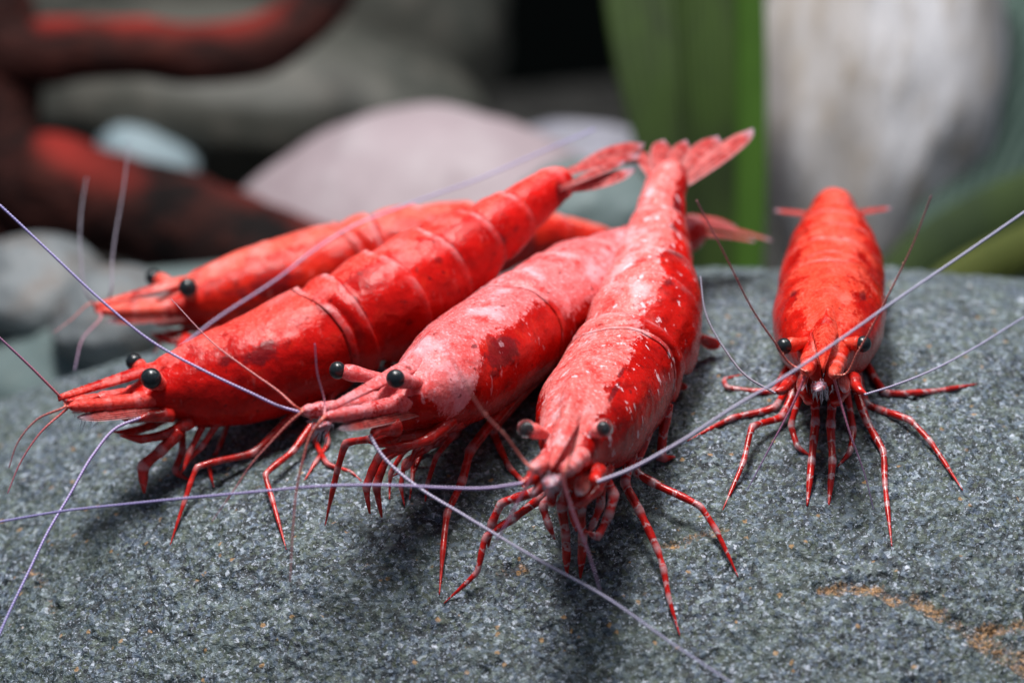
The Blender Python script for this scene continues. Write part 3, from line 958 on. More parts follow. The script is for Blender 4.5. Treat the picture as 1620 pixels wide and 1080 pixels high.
# --- B: long shrimp
B = dict(k=1.0, bulk=0.13, seed=31, shell=sh_B, fan='fan_pink', legm='leg_red', pale_r=0.45, rw=0.042,
    label='long red shrimp seen from its side, in front of the blurred rear one',
    spine=[(110, 645, 0.18), (250, 618, 0.35), (345, 596, 0.45), (455, 560, 0.55), (580, 494, 0.68), (700, 420, 0.82), (800, 352, 0.95), (885, 290, 1.08), (930, 275, 1.12)],
    roll=[0, 0, 0, 0, 5, 5, 5, 0, 0],
    tips=[(103, 638, 0.22), (108, 643, 0.08)], rostrum=(92, 632, 0.12), eyes=[(240, 599, 0.12, 0.044, 1), (214, 574, 0.42, 0.036, -1)],
    pale=band(lambda t, v: 0.15 - 0.06 * (t < 0.10) + 0.13 * math.exp(-((t - 0.28) / 0.06)**2), 0.25),
    dark=spots([(0.20, 0.33, 0.07, 0.10, 0.75), (0.14, 0.30, 0.05, 0.06, 0.6), (0.62, 0.35, 0.05, 0.10, 0.4), (0.8, 0.5, 0.1, 0.12, 0.45), (0.98, 0.6, 0.03, 0.3, 0.9)]),
    legs=[dict(root=(0.02, 0.10), px=[(255, 712), (226, 737), (228, 780)], touch=False, dd=-0.02, r=0.038, r1=0.03),
          dict(root=(0.05, -0.08), px=[(289, 713), (276, 745), (300, 760)], touch=False, r=0.026, r1=0.018),
          dict(root=(0.08, 0.05), px=[(300, 715), (290, 745)], touch=False, r=0.022, r1=0.016),
          dict(root=(0.10, 0.10), px=[(320, 706), (296, 728), (284, 752)], touch=False, dd=0.0, r=0.020, r1=0.014),
          dict(root=(0.14, 0.02), px=[(345, 712), (330, 735), (338, 770)], touch=False, dd=0.15, r=0.018),
          dict(root=(0.30, 0.12), px=[(402, 716), (311, 738), (292, 792), (269, 862)], r=0.030),
          dict(root=(0.36, 0.12), px=[(464, 713), (419, 750), (431, 791), (453, 869)], r=0.028),
          dict(root=(0.36, -0.1), px=[(497, 695), (517, 734), (556, 746), (573, 762)], touch=False, dd=-0.05, r=0.026),
          dict(root=(0.33, -0.1), px=[(520, 700), (500, 730), (480, 762)], touch=False, dd=0.1, r=0.02)],
    antennae=[dict(side=-1, px=[(107, 639), (80, 612), (48, 580), (0, 535), (-60, 480)], d=(0.15, -0.2), m='short_lilac', r=0.014, r1=0.006),
              dict(side=1, px=[(222, 661), (185, 676), (148, 718), (111, 781), (74, 844), (48, 898), (0, 1000), (-20, 1050)], d=(0.2, -0.55), m='feeler', r=0.018, r1=0.007)],
    antennules=[dict(side=1, px=[(107, 645), (67, 681), (33, 730), (12, 780)], d=(0.1, 0.0), r1=0.003), dict(side=-1, px=[(104, 641), (59, 663), (28, 700), (14, 740)], d=(0.2, 0.2), r1=0.003),
                ],
    fan_blades=[dict(b=(872, 282, 1.1), t=(1012, 245, 1.35), w=0.07, n=(0, 1, 0.4)), dict(b=(872, 300, 1.0), t=(1005, 268, 1.12), w=0.06, n=(0.1, 0.7, 0.8), c=-0.05),
                dict(b=(885, 300, 0.98), t=(990, 255, 1.15), w=0.035, n=(0, 0.8, 0.8), name='telson'), dict(b=(905, 270, 1.2), t=(1020, 228, 1.45), w=0.06, n=(0, 0.6, 1), c=0.06),
                dict(b=(900, 270, 1.3), t=(1040, 250, 1.5), w=0.06, n=(0, 1, 0.5))],
    swim=[(0.45, 0.1, 0.10), (0.55, 0.1, 0.10)], nb=60)

# --- C: pale pink back
Cc = dict(k=1.06, mouth=(-0.36, 0, -0.075), seed=41, shell=sh_C, fan='fan_pink', legm='leg_red', pale_r=1.0, rw=0.048,
    label='middle shrimp with a pale pink speckled back and cheek, third from the left',
    spine=[(490, 664, -0.52), (648, 622, -0.22), (722, 586, 0.08), (800, 534, 0.42), (880, 480, 0.75), (960, 434, 1.05), (1030, 396, 1.3), (1092, 368, 1.55), (1130, 366, 1.7)],
    roll=[5, 8, 10, 12, 12, 8, 5, 0, 0],
    pad=(508, 673, -0.48), tips=[(477, 649, -0.52), (513, 660, -0.64)], rostrum=(522, 648, -0.62), eyes=[(627, 599, -0.50, 0.038, 1), (537, 586, -0.22, 0.036, -1)],
    pale=band(lambda t, v: 0.31 + 0.17 * (t > 0.37) * (t < 0.70) + 0.40 * math.exp(-((t - 0.035) / 0.055)**2) - 0.06 * math.exp(-((t - 0.17) / 0.04)**2), 0.13),
    dark=spots([(0.17, 0.40, 0.06, 0.12, 1.0), (0.115, 0.27, 0.012, 0.02, 1.1), (0.13, 0.50, 0.03, 0.06, 0.7), (0.6, 0.45, 0.04, 0.06, 0.5)]),
    legs=[dict(root=(0.03, 0.10), px=[(589, 694), (547, 700), (534, 742), (514, 832)], r=0.032),
          dict(root=(0.08, 0.10), px=[(600, 720), (579, 770), (585, 812)], touch=False, dd=0.0, r=0.028, r1=0.022),
          dict(root=(0.10, 0.08), px=[(612, 722), (595, 768), (604, 818)], touch=False, dd=0.05, r=0.028, r1=0.022),
          dict(root=(0.12, 0.04), px=[(661, 704), (646, 738), (620, 754)], touch=False, dd=0.0, r=0.026),
          dict(root=(0.16, -0.04), px=[(678, 708), (640, 730), (634, 770), (640, 800)], r=0.024),
          dict(root=(0.20, -0.06), px=[(700, 695), (668, 712), (650, 760)], touch=False, dd=0.1, r=0.022),
          dict(root=(0.28, 0.12), px=[(744, 712), (731, 762), (707, 812), (695, 940)], r=0.036),
          dict(root=(0.34, 0.12), px=[(780, 682), (806, 740), (828, 762), (832, 800)], r=0.034, touch=False, dd=-0.1),
          dict(root=(0.22, 0.10), px=[(690, 700), (655, 716), (652, 762), (648, 790)], r=0.022, touch=False, dd=0.05),
          dict(root=(0.24, -0.02), px=[(716, 690), (690, 722), (676, 765), (672, 800)], r=0.020),
          dict(root=(0.14, 0.08), px=[(640, 712), (618, 748), (616, 790)], r=0.024, touch=False, dd=0.1),
          dict(root=(0.30, -0.12), px=[(722, 690), (700, 700), (670, 715)], touch=False, dd=0.2, r=0.022)],
    antennae=[dict(side=-1, px=[(475, 652), (441, 642), (400, 623), (330, 590), (240, 540), (160, 475), (80, 400), (0, 325), (-80, 255)], d=(-0.5, -0.35), r=0.0165, r1=0.0065),
              dict(side=1, px=[(585, 688), (600, 714), (636, 751), (661, 770), (733, 814), (789, 848), (850, 884), (960, 945), (1060, 1015), (1160, 1082), (1240, 1140)], d=(-0.5, -1.05), r=0.020, r1=0.005, m='feeler_white')],
    antennules=[dict(side=-1, px=[(470, 645), (442, 620), (400, 590), (340, 545), (270, 472)], d=(-0.55, -0.3)), dict(side=1, px=[(514, 640), (502, 590), (498, 543)], d=(-0.6, -0.65), m='short_lilac', r=0.012, hair=0.0),
                dict(side=-1, px=[(478, 651), (456, 670), (428, 700), (400, 731), (370, 775), (335, 825)], d=(-0.6, -0.6), r=0.013, hair=0.02), dict(side=1, px=[(511, 662), (492, 687), (480, 725), (469, 776), (464, 830), (459, 920)], d=(-0.65, -0.7), r=0.013, hair=0.02)],
    fan_blades=[dict(b=(1085, 356, 1.5), t=(1222, 381, 1.85), w=0.055, n=(0.1, 1, 0.3), c=0.03), dict(b=(1085, 348, 1.6), t=(1165, 360, 1.95), w=0.075, n=(0.1, 1, 0.6), c=0.05),
                dict(b=(1088, 372, 1.5), t=(1195, 382, 1.7), w=0.05, n=(0, 1, 0.3)), dict(b=(1080, 345, 1.6), t=(1140, 352, 1.9), w=0.04, n=(0, 1, 0.5), name='telson')],
    swim=[(0.38, 0.12, 0.07), (0.42, 0.10, 0.09), (0.47, 0.13, 0.08), (0.52, 0.11, 0.11), (0.58, 0.12, 0.10)], nb=200)

# --- D: front shrimp with the raised fan
D = dict(k=1.05, seed=51, shell=sh_D, fan='fan_pink', scale=-0.27, legm='leg_band', pale_r=0.9, rw=0.055, glassy=True, bulk=0.03,
    label='foremost shrimp, facing the camera, with jagged pale back band and raised spread tail fan',
    spine=[(866, 768, -0.92), (902, 706, -0.58), (932, 660, -0.28), (970, 608, 0.10), (1012, 524, 0.39), (1028, 468, 0.62), (1034, 415, 0.84), (1042, 366, 1.02), (1058, 282, 1.20), (1066, 245, 1.3)],
    roll=[2, 6, 12, 20, 25, 25, 22, 16, 8, 5],
    pad=(872, 760, -0.93), tips=[(844, 741, -1.0), (893, 745, -1.0)], rostrum=(871, 742, -0.95), eyes=[(952, 678, -0.66, 0.033, 1), (836, 679, -0.66, 0.033, -1)],
    pale=band(lambda t, v: 0.30 - 0.06 * (v > 0) + 0.05 * (t > 0.7) + 0.03 * math.sin(t * 40), 0.12),
    dark=spots([(0.11, 0.26, 0.035, 0.02, 1.2), (0.17, 0.24, 0.02, 0.02, 1.0), (0.52, 0.30, 0.02, 0.06, 0.7), (0.65, 0.32, 0.02, 0.08, 0.8), (0.78, 0.30, 0.03, 0.08, 0.9), (0.9, 0.35, 0.03, 0.1, 0.9), (0.3, 0.0, 0.25, 0.012, 0.42)]),
    legs=[dict(root=(0.06, -0.10), px=[(846, 778), (793, 795), (778, 828), (772, 866)], touch=False, dd=0.1, r=0.030, r1=0.02),
          dict(root=(0.10, -0.10), px=[(855, 788), (812, 820), (768, 848), (755, 905), (702, 954)], r=0.032),
          dict(root=(0.05, -0.05), px=[(858, 800), (867, 828), (878, 853)], touch=False, dd=0.0, r=0.026, r1=0.02),
          dict(root=(0.03, -0.03), px=[(888, 800), (895, 845), (897, 912)], r=0.032, r1=0.020),
          dict(root=(0.03, 0.03), px=[(918, 805), (922, 850), (918, 914)], r=0.032, r1=0.020),
          dict(root=(0.05, 0.08), px=[(972, 782), (963, 815), (945, 850), (925, 838)], touch=False, dd=-0.1, r=0.032, r1=0.02),
          dict(root=(0.08, 0.06), px=[(950, 800), (938, 830), (930, 845)], touch=False, dd=-0.05, r=0.026, r1=0.02),
          dict(root=(0.05, 0.0), px=[(905, 800), (912, 840)], touch=False, dd=-0.05, r=0.030, r1=0.02),
          dict(root=(0.20, 0.12), px=[(988, 764), (1012, 808), (1040, 868), (1050, 900), (1058, 945), (1076, 1006)], r=0.034),
          dict(root=(0.26, 0.14), px=[(1003, 745), (1034, 764), (1108, 800), (1133, 838), (1168, 912)], r=0.032),
          dict(root=(0.36, 0.16), px=[(1045, 726), (1068, 722)], touch=False, dd=0.0, r=0.03, r1=0.025)],
    antennae=[dict(side=1, px=[(945, 762), (983, 748), (1067, 704), (1167, 640), (1240, 597), (1325, 540), (1403, 485), (1510, 412), (1620, 336), (1700, 280)], d=(-0.8, -0.55), mid=-0.1, r=0.021, r1=0.0060, m='feeler_white'),
              dict(side=-1, px=[(827, 764), (767, 772), (700, 771), (640, 768), (520, 768), (400, 778), (200, 797), (100, 808), (0, 825), (-70, 838)], d=(-0.8, -0.45), r=0.0165, r1=0.006)],
    antennules=[dict(side=-1, px=[(843, 746), (823, 787), (800, 830), (775, 872)], d=(-1.0, -0.95), m='short_lilac', r=0.014), dict(side=1, px=[(892, 750), (903, 800), (927, 863), (950, 935)], d=(-1.0, -0.95), m='short_lilac', r=0.014),
                dict(side=-1, px=[(833, 733), (800, 690), (763, 650), (733, 600), (700, 540)], d=(-0.95, -1.2), r=0.010), dict(side=1, px=[(903, 722), (912, 690), (917, 655)], d=(-0.98, -1.1), r=0.010)],
    fan_blades=[dict(b=(1075, 296, 1.18), t=(1192, 204, 1.4), w=0.085, n=(-0.5, 0.5, 0.9), c=0.02), dict(b=(1072, 280, 1.22), t=(1137, 216, 1.45), w=0.085, n=(-0.3, 0.4, 1), c=0.04),
                dict(b=(1052, 285, 1.16), t=(1086, 222, 1.42), w=0.06, n=(0, 0.5, 1), name='telson', c=0.04), dict(b=(1042, 285, 1.24), t=(1050, 222, 1.5), w=0.085, n=(0.2, 0.4, 1), c=0.04),
                dict(b=(1040, 292, 1.24), t=(1008, 232, 1.48), w=0.07, n=(0.4, 0.4, 0.9), c=0.03)],
    swim=[(0.46, 0.06, 0.06), (0.60, 0.14, 0.09)], nb=260)

# --- E: right, facing the camera
E = dict(k=1.0, seed=61, shell=sh_E, fan='fan_red', scale=-0.26, legm='leg_band', pale_r=0.55, rw=0.055, tail=0.28, bulk=0.07,
    label='red shrimp alone on the right, facing the camera head on with spread banded legs',
    spine=[(1300, 606, -0.28), (1305, 556, 0.06), (1309, 524, 0.36), (1313, 494, 0.64), (1316, 452, 0.94), (1317, 416, 1.16), (1318, 376, 1.4), (1319, 334, 1.66), (1320, 334, 1.9)],
    roll=[0, 0, 0, 0, 0, 0, 0, 0, 0],
    pad=(1297, 611, -0.25), tips=[(1276, 588, -0.32), (1319, 593, -0.32)], rostrum=(1302, 584, -0.35), eyes=[(1243, 547, 0.0, 0.034, -1), (1363, 544, 0.0, 0.034, 1)],
    pale=band(lambda t, v: 0.20, 0.3), dark=spots([(0.18, 0.22, 0.05, 0.04, 0.7), (0.18, -0.22, 0.05, 0.04, 0.7), (0.3, 0.02, 0.1, 0.03, 0.5), (0.5, 0.28, 0.03, 0.08, 0.5), (0.5, -0.28, 0.03, 0.08, 0.5)]),
    legs=[dict(root=(0.14, -0.10), px=[(1237, 660), (1190, 674), (1176, 732), (1143, 807)], r=0.030),
          dict(root=(0.20, -0.12), px=[(1227, 645), (1157, 661), (1087, 697)], r=0.030),
          dict(root=(0.30, -0.14), px=[(1223, 620), (1150, 613), (1144, 600), (1175, 592)], touch=False, dd=0.2, r=0.026),
          dict(root=(0.05, -0.04), px=[(1290, 668), (1284, 730), (1277, 800)], r=0.032, r1=0.018),
          dict(root=(0.05, 0.04), px=[(1314, 672), (1317, 730), (1311, 800)], r=0.032, r1=0.018),
          dict(root=(0.07, -0.08), px=[(1251, 672), (1262, 708), (1285, 722)], touch=False, r=0.024, r1=0.016),
          dict(root=(0.07, 0.08), px=[(1350, 680), (1345, 715), (1325, 738)], touch=False, r=0.024, r1=0.016),
          dict(root=(0.14, 0.10), px=[(1372, 668), (1398, 714), (1400, 765), (1411, 864)], r=0.030),
          dict(root=(0.20, 0.12), px=[(1370, 640), (1393, 648), (1440, 664), (1472, 698), (1523, 775)], r=0.030),
          dict(root=(0.30, 0.14), px=[(1400, 622), (1477, 619), (1546, 607)], touch=False, dd=0.15, r=0.028)],
    antennae=[dict(side=-1, px=[(1227, 622), (1180, 594), (1147, 553), (1117, 497), (1108, 437)], d=(-0.1, 0.2), r=0.014, r1=0.005, m='feeler_faint'),
              dict(side=1, px=[(1368, 624), (1413, 610), (1480, 583), (1547, 547), (1620, 502), (1680, 470)], d=(-0.1, 0.7), r=0.0135, r1=0.005, m='feeler_white')],
    antennules=[dict(side=-1, px=[(1276, 588), (1260, 627), (1213, 717), (1182, 775)], d=(-0.3, -0.25), m='short_lilac', r=0.013), dict(side=1, px=[(1319, 594), (1343, 680), (1370, 757), (1382, 806)], d=(-0.3, -0.25), m='short_lilac', r=0.013),
                dict(side=-1, px=[(1254, 578), (1225, 540), (1197, 500), (1147, 403), (1102, 317)], d=(-0.3, -0.75), r=0.008, r1=0.003, m='short_red'), dict(side=1, px=[(1334, 593), (1357, 557), (1400, 477), (1447, 380), (1473, 310)], d=(-0.3, -0.75), r=0.008, r1=0.003)],
    fan_blades=[dict(b=(1302, 346, 1.74), t=(1226, 333, 1.8), w=0.035, n=(0, 1, 0.4)), dict(b=(1336, 344, 1.74), t=(1410, 329, 1.8), w=0.035, n=(0, 1, 0.4)),
                dict(b=(1300, 345, 1.85), t=(1290, 372, 2.3), w=0.05, n=(0, 1, 0)), dict(b=(1340, 345, 1.85), t=(1350, 372, 2.3), w=0.05, n=(0, 1, 0)),
                dict(b=(1320, 345, 1.85), t=(1320, 375, 2.3), w=0.04, n=(0, 1, 0), name='telson')],
    swim=[], nb=280)
import sys
for S in (A, B, Cc, D, E):
    shrimp(S)

# ---------------------------------------------------------------- blurred background
def stone_mat(name, c1, c2, c3, scale=1.2, streak=None, rough=0.6, seed=0):
    m, nt, bs = new_mat(name)
    co = coords(nt, scale=streak or (1, 1, 1), off=(seed, seed * 2, 0))
    n1 = noise(nt, co, scale, 5, 0.6, 0.4); n2 = noise(nt, co, scale * 6, 4, 0.6)
    col = mixc(nt, ramp(nt, n1, [(0.35, 0), (0.62, 1)]), c1, c2)
    col = mixc(nt, math_(nt, 'MULTIPLY', ramp(nt, n2, [(0.5, 0), (0.7, 1)]), 0.6), col, c3)
    nt.links.new(col, bs.inputs['Base Color'])
    bs.inputs['Roughness'].default_value = rough
    nt.links.new(bump(nt, n2, 0.6, 0.05), bs.inputs['Normal'])
    return m

def stone(name, px, py, d, rx, ry, rz, mat, label, seed, tilt=0.0, rough=0.10, cat='stone', power=1.0):
    """rounded stone whose outline centres on px, py; radii in cm: across, deep, high"""
    c = P(px, py, d)
    root = Vector(c)
    nu, nv = 72, 48
    V = []
    th = np.linspace(0, np.pi, nv + 1); ph = np.linspace(0, 2 * np.pi, nu, endpoint=False)
    TH, PH = np.meshgrid(th, ph, indexing='ij')
    x = np.sin(TH) * np.cos(PH); y = np.sin(TH) * np.sin(PH); z = np.cos(TH)
    p = np.stack([x.ravel(), y.ravel(), z.ravel()], 1)
    p = np.sign(p) * np.abs(p)**power
    p = p * (1 + rough * vnoise(p, 1.5, seed) + rough * 0.4 * vnoise(p, 4, seed + 1) + rough * 0.12 * vnoise(p, 12, seed + 2))[:, None]
    p = p * np.array([rx, ry, rz])
    ct, s_ = math.cos(math.radians(tilt)), math.sin(math.radians(tilt))
    p = np.stack([p[:, 0] * ct - p[:, 2] * s_, p[:, 1], p[:, 0] * s_ + p[:, 2] * ct], 1)
    o = mesh_obj(name, p, grid_faces(nv + 1, nu), mat)
    o.location = root
    return tag(o, label, cat)

# gravel floor of the tank and its dark back wall
FLOOR_Z = -3.4
n = 90
gx = np.linspace(-16, 16, n); gy = np.linspace(-9, 18, n)
X, Y = np.meshgrid(gx, gy, indexing='ij')
p = np.stack([X.ravel(), Y.ravel(), np.zeros(n * n)], 1)
p[:, 2] = FLOOR_Z + 0.25 * vnoise(p, 0.5, 70) + 0.06 * vnoise(p, 3, 71)
fl = mesh_obj('tank_floor', p, grid_faces(n, n, False), stone_mat('dark_gravel', (0.03, 0.03, 0.03), (0.08, 0.08, 0.075), (0.16, 0.15, 0.13), 4))
tag(fl, kind='structure')
V = [(-16, 17, -4.2), (16, 17, -4.2), (16, 17, 14), (-16, 17, 14), (-16, 17.3, -4.2), (16, 17.3, -4.2), (16, 17.3, 14), (-16, 17.3, 14)]
bw = mesh_obj('tank_back_wall', V, [(0, 1, 2, 3), (5, 4, 7, 6), (0, 3, 7, 4), (1, 5, 6, 2), (3, 2, 6, 7), (0, 4, 5, 1)], simple('black_backing', (0.003, 0.004, 0.004), 1.0, Specular_IOR_Level=0.0), smooth=False)
tag(bw, kind='structure')

m_olive = stone_mat('olive_grey_stone', (0.040, 0.044, 0.037), (0.085, 0.085, 0.072), (0.14, 0.13, 0.11), 0.6, seed=1)
m_pink = stone_mat('pinkish_white_stone', (0.30, 0.24, 0.26), (0.38, 0.31, 0.335), (0.44, 0.39, 0.41), 0.5, seed=2)
m_blue = stone_mat('pale_blue_stone', (0.20, 0.28, 0.32), (0.28, 0.37, 0.41), (0.34, 0.40, 0.42), 0.8, seed=3)
m_lilac = stone_mat('lilac_white_stone', (0.26, 0.26, 0.31), (0.36, 0.36, 0.42), (0.2, 0.2, 0.2), 1.6, seed=6)
m_white = stone_mat('white_limestone', (0.52, 0.47, 0.43), (0.86, 0.85, 0.88), (0.46, 0.35, 0.22), 1.1, streak=(1.5, 1.0, 0.35), seed=9)
m_grey = stone_mat('blue_grey_pebble', (0.085, 0.10, 0.11), (0.18, 0.20, 0.21), (0.12, 0.07, 0.04), 0.8, seed=4)
m_teal = stone_mat('teal_grey_stone', (0.10, 0.15, 0.15), (0.13, 0.17, 0.17), (0.18, 0.21, 0.20), 0.7, seed=5)

stone('stone', 380, 150, 9.0, 1.75, 0.9, 0.62, m_olive, 'blurred olive grey stone framed between the two driftwood branches', 80, -4)
stone('stone', 470, 30, 11.5, 1.75, 1.2, 1.6, m_olive, 'large dim olive stone filling the back behind the upper driftwood branch', 83, 0)
stone('stone', 120, -10, 12.0, 2.4, 1.2, 1.3, m_olive, 'dim olive stone behind the upper left end of the driftwood', 85, 0)
stone('pebble', 235, 255, 8.3, 0.36, 0.3, 0.22, m_blue, 'small pale blue pebble lying on the lower driftwood branch', 81, -25, cat='pebble')
stone('stone', 682, 408, 6.6, 1.45, 1.0, 1.0, m_pink, 'big smooth pinkish white stone behind the backs of the shrimps', 82, 0, 0.05, power=1.14)
stone('pebble', 930, 262, 7.4, 0.58, 0.5, 0.28, m_lilac, 'pale lilac white pebble behind the raised tail fans', 84, -6, cat='pebble')
stone('stone', 930, 350, 4.8, 0.50, 0.5, 0.36, m_teal, 'teal grey stone showing in the gap left of the raised tail', 86, 0)
stone('stone', 1385, 130, 6.4, 0.80, 0.6, 1.55, m_white, 'tall white limestone rock with tan streaks behind the right shrimp', 90, -4, 0.10)
stone('pebble', 70, 470, 4.2, 0.42, 0.4, 0.32, m_grey, 'blue grey pebble low at the left edge of the picture', 91, -10, cat='pebble')
stone('pebble', -40, 500, 4.6, 0.5, 0.5, 0.42, m_grey, 'blue grey pebble cut off by the left edge, under the driftwood', 92, 0, cat='pebble')
stone('pebble', 180, 500, 3.6, 0.34, 0.4, 0.26, m_grey, 'rounded grey pebble just behind the rear shrimp head', 93, 8, cat='pebble')
stone('stone', 250, 560, 4.2, 1.3, 0.9, 0.40, m_teal, 'low teal grey stone just behind the left rim of the boulder', 94, 8)

# driftwood
def wood_material():
    m, nt, bs = new_mat('dark_driftwood')
    co = coords(nt, scale=(0.5, 1, 1))
    n1 = noise(nt, co, 1.6, 5, 0.65, 0.5); n2 = noise(nt, co, 8, 4, 0.6)
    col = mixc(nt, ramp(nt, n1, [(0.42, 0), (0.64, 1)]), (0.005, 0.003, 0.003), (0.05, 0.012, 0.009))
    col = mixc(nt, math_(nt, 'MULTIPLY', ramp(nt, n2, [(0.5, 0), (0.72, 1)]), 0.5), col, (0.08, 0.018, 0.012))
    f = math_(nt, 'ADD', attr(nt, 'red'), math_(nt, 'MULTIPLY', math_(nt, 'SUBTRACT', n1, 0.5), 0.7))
    col = mixc(nt, ramp(nt, f, [(0.2, 0), (1.0, 1)]), col, (0.42, 0.030, 0.022))  # lit red tops of the branches, painted into the wood colour
    nt.links.new(col, bs.inputs['Base Color'])
    bs.inputs['Roughness'].default_value = 0.85
    bs.inputs['Specular IOR Level'].default_value = 0.2
    nt.links.new(bump(nt, n2, 0.8, 0.08), bs.inputs['Normal'])
    return m
m_wood = wood_material()
def branch(pts, radii, name, parent, patches, flat=0.85):
    w = np.array([[*P(*q), r] for q, r in zip(pts, radii)])
    c = catmull(w, 12); c, s = resample(c, 90)
    v, f = tube_geo(c[:, :3], c[:, 3], 36)
    nrm = v[:-2] - np.repeat(c[:, :3], 36, axis=0)
    v[:-2] += nrm * (0.14 * vnoise(v[:-2], 1.6, 100) + 0.07 * vnoise(v[:-2], 5, 101))[:, None]
    red = np.zeros(len(v))
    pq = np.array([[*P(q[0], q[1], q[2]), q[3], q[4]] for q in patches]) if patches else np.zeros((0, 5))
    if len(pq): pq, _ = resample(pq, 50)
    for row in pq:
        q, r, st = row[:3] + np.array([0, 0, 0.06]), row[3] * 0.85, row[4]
        red = np.maximum(red, st * 0.72 * np.exp(-(np.linalg.norm((v - q) * np.array([1, 0.4, 1]), axis=1) / r)**2))  # painted highlight, strongest along the top of the branch
    return mesh_obj(name, v, f, m_wood, parent, attrs={'red': red})
dw = empty('driftwood', P(30, 420, 7.6))
tag(dw, 'dark reddish driftwood root with two curving branches at the upper left', 'driftwood')
branch([(20, 470, 7.2), (10, 330, 7.2), (5, 200, 7.2), (0, 90, 7.2), (-40, -30, 7.2)], [0.45, 0.30, 0.25, 0.28, 0.3], 'trunk', dw, [])
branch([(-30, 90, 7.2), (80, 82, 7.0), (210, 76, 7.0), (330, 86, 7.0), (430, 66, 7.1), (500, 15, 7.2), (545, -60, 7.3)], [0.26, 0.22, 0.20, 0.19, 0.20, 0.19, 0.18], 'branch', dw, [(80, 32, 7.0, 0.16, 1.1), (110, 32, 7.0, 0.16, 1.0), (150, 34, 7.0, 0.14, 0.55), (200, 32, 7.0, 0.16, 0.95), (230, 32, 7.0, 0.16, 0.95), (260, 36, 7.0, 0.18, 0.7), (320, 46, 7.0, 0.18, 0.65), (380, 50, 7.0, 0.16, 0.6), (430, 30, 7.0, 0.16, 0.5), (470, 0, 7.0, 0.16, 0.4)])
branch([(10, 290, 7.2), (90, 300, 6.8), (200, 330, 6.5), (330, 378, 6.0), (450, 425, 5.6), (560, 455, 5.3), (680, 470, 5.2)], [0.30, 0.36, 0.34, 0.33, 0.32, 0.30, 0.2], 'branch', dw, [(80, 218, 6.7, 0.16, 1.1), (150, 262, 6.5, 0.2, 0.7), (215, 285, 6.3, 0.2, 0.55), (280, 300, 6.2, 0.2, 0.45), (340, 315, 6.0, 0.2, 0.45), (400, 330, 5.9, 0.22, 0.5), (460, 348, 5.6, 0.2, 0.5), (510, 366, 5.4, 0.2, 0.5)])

# broad green leaves standing behind
def leaf_mat(name, c1, c2, sx):
    m, nt, bs = new_mat(name)
    co = coords(nt, scale=sx)
    n1 = noise(nt, co, 1.5, 4, 0.6)
    ac = attr(nt, 'across')
    col = mixc(nt, ramp(nt, n1, [(0.36, 0), (0.64, 1)]), c1, c2)
    w = nt.nodes.new('ShaderNodeMath'); w.operation = 'SINE'
    nt.links.new(math_(nt, 'MULTIPLY', ac, 38.0), w.inputs[0])
    col = mixc(nt, math_(nt, 'MULTIPLY', ramp(nt, w.outputs[0], [(0.5, 0), (1, 1)]), 0.25), col, tuple(c * 0.5 for c in c1))
    nt.links.new(col, bs.inputs['Base Color'])
    bs.inputs['Roughness'].default_value = 0.7
    bs.inputs['Specular IOR Level'].default_value = 0.25
    nt.links.new(bump(nt, w.outputs[0], 0.3, 0.02), bs.inputs['Normal'])
    return m
m_leaf = leaf_mat('green_leaf', (0.014, 0.024, 0.006), (0.026, 0.052, 0.006), (2.5, 2.5, 0.25))
m_leafl = leaf_mat('bright_leaf', (0.030, 0.078, 0.006), (0.042, 0.105, 0.008), (2.0, 2.0, 0.3))
m_leafd = leaf_mat('dark_leaf', (0.028, 0.05, 0.018), (0.055, 0.09, 0.02), (1, 1, 0.4))
m_leafo = leaf_mat('olive_leaf', (0.07, 0.09, 0.015), (0.12, 0.14, 0.03), (1, 1, 0.4))
m_leaft = leaf_mat('teal_leaf', (0.06, 0.10, 0.085), (0.09, 0.14, 0.115), (1, 1, 0.4))
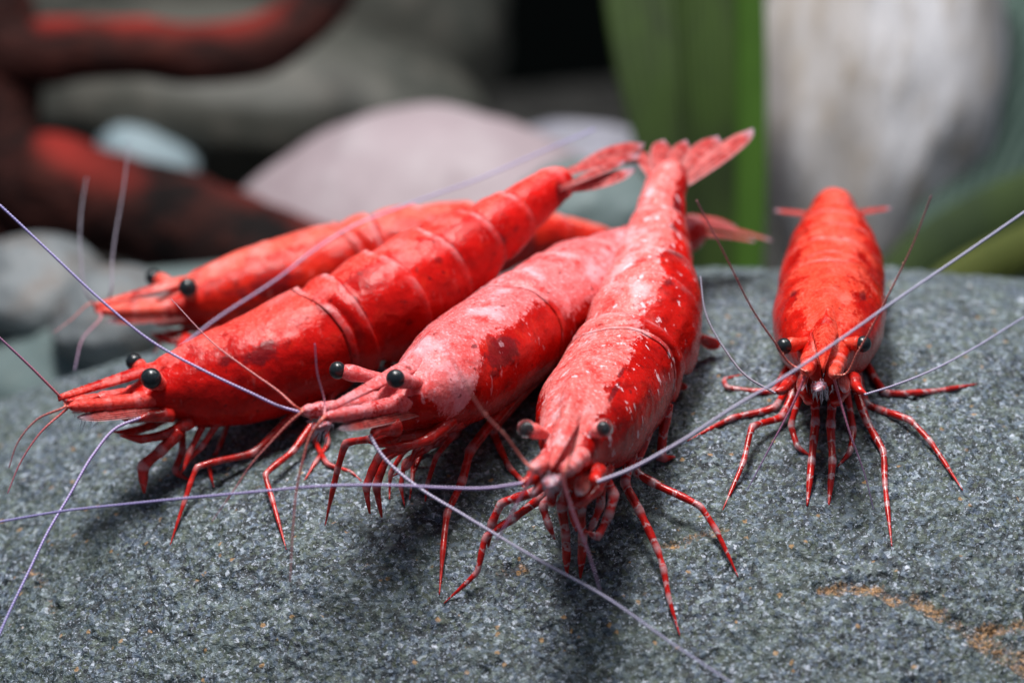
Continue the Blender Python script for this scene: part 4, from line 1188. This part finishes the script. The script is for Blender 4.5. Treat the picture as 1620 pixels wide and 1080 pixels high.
def ribbon(pts, width, mat, name, parent, yaw=0.0, curl=0.15):
    w = np.array([[*P(q[0], q[1], q[2]), wd] for q, wd in zip(pts, width)])
    c = catmull(w, 10); c, s = resample(c, 50)
    T = np.gradient(c[:, :3], axis=0); T /= np.linalg.norm(T, axis=1)[:, None]
    nh = np.array([math.sin(yaw), -math.cos(yaw), 0.15])
    V, A = [], []
    nv = 15
    for side in (1, -1):
        for i in range(50):
            Nn = nh - T[i] * nh.dot(T[i]); Nn /= np.linalg.norm(Nn); S_ = np.cross(T[i], Nn)
            for j in range(nv):
                q = j / (nv - 1) * 2 - 1
                V.append(c[i, :3] + S_ * (c[i, 3] * q) + Nn * (side * 0.02 * (1.05 - q * q) - curl * c[i, 3] * q * q))
                A.append(q)
    f = []; n1 = 50 * nv
    for i in range(49):
        for j in range(nv - 1):
            a = i * nv + j
            f.append((a, a + 1, a + nv + 1, a + nv)); f.append((n1 + a, n1 + a + nv, n1 + a + nv + 1, n1 + a + 1))
        a = i * nv; f.append((a, a + nv, n1 + a + nv, n1 + a))
        a = i * nv + nv - 1; f.append((a, n1 + a, n1 + a + nv, a + nv))
    for j in range(nv - 1):
        f.append((j, n1 + j, n1 + j + 1, j + 1)); a = 49 * nv + j; f.append((a, a + 1, n1 + a + 1, n1 + a))
    return mesh_obj(name, V, f, mat, parent, attrs={'across': A})
pl = empty('water_plant', P(1120, 470, 5.5))
tag(pl, 'water plant with broad upright green leaves behind the raised tail', 'plant')
ribbon([(1120, 520, 5.8), (1100, 300, 5.8), (1070, 120, 5.9), (1050, -80, 6.1)], [0.28, 0.30, 0.36, 0.42], m_leaf, 'leaf', pl, 0.2)
ribbon([(1150, 520, 5.3), (1150, 330, 5.3), (1140, 150, 5.3), (1130, -80, 5.4)], [0.20, 0.22, 0.25, 0.26], m_leaf, 'leaf', pl, -0.1, 0.3)
ribbon([(1175, 520, 5.0), (1185, 330, 5.0), (1186, 150, 5.0), (1184, -80, 5.0)], [0.10, 0.10, 0.10, 0.09], m_leafl, 'leaf', pl, -0.5, 0.2)
pr = empty('water_plant', P(1600, 520, 5.5))
tag(pr, 'dark leafy water plant at the right edge beside the white rock', 'plant')
ribbon([(1480, 560, 6.2), (1540, 400, 6.2), (1600, 240, 6.3), (1700, 60, 6.6)], [0.34, 0.42, 0.5, 0.5], m_leaft, 'leaf', pr, 0.2)
ribbon([(1560, 600, 7.4), (1570, 400, 7.4), (1600, 200, 7.6), (1640, -40, 7.8)], [0.5, 0.62, 0.62, 0.5], m_leaft, 'leaf', pr, 0.1)
ribbon([(1420, 520, 4.6), (1530, 440, 4.6), (1620, 395, 4.6), (1760, 330, 4.6)], [0.12, 0.14, 0.14, 0.12], m_leafo, 'leaf', pr, 0.0)
ribbon([(1380, 520, 5.4), (1460, 420, 5.4), (1560, 360, 5.4), (1760, 280, 5.4)], [0.16, 0.20, 0.22, 0.2], m_leafd, 'leaf', pr, 0.0)
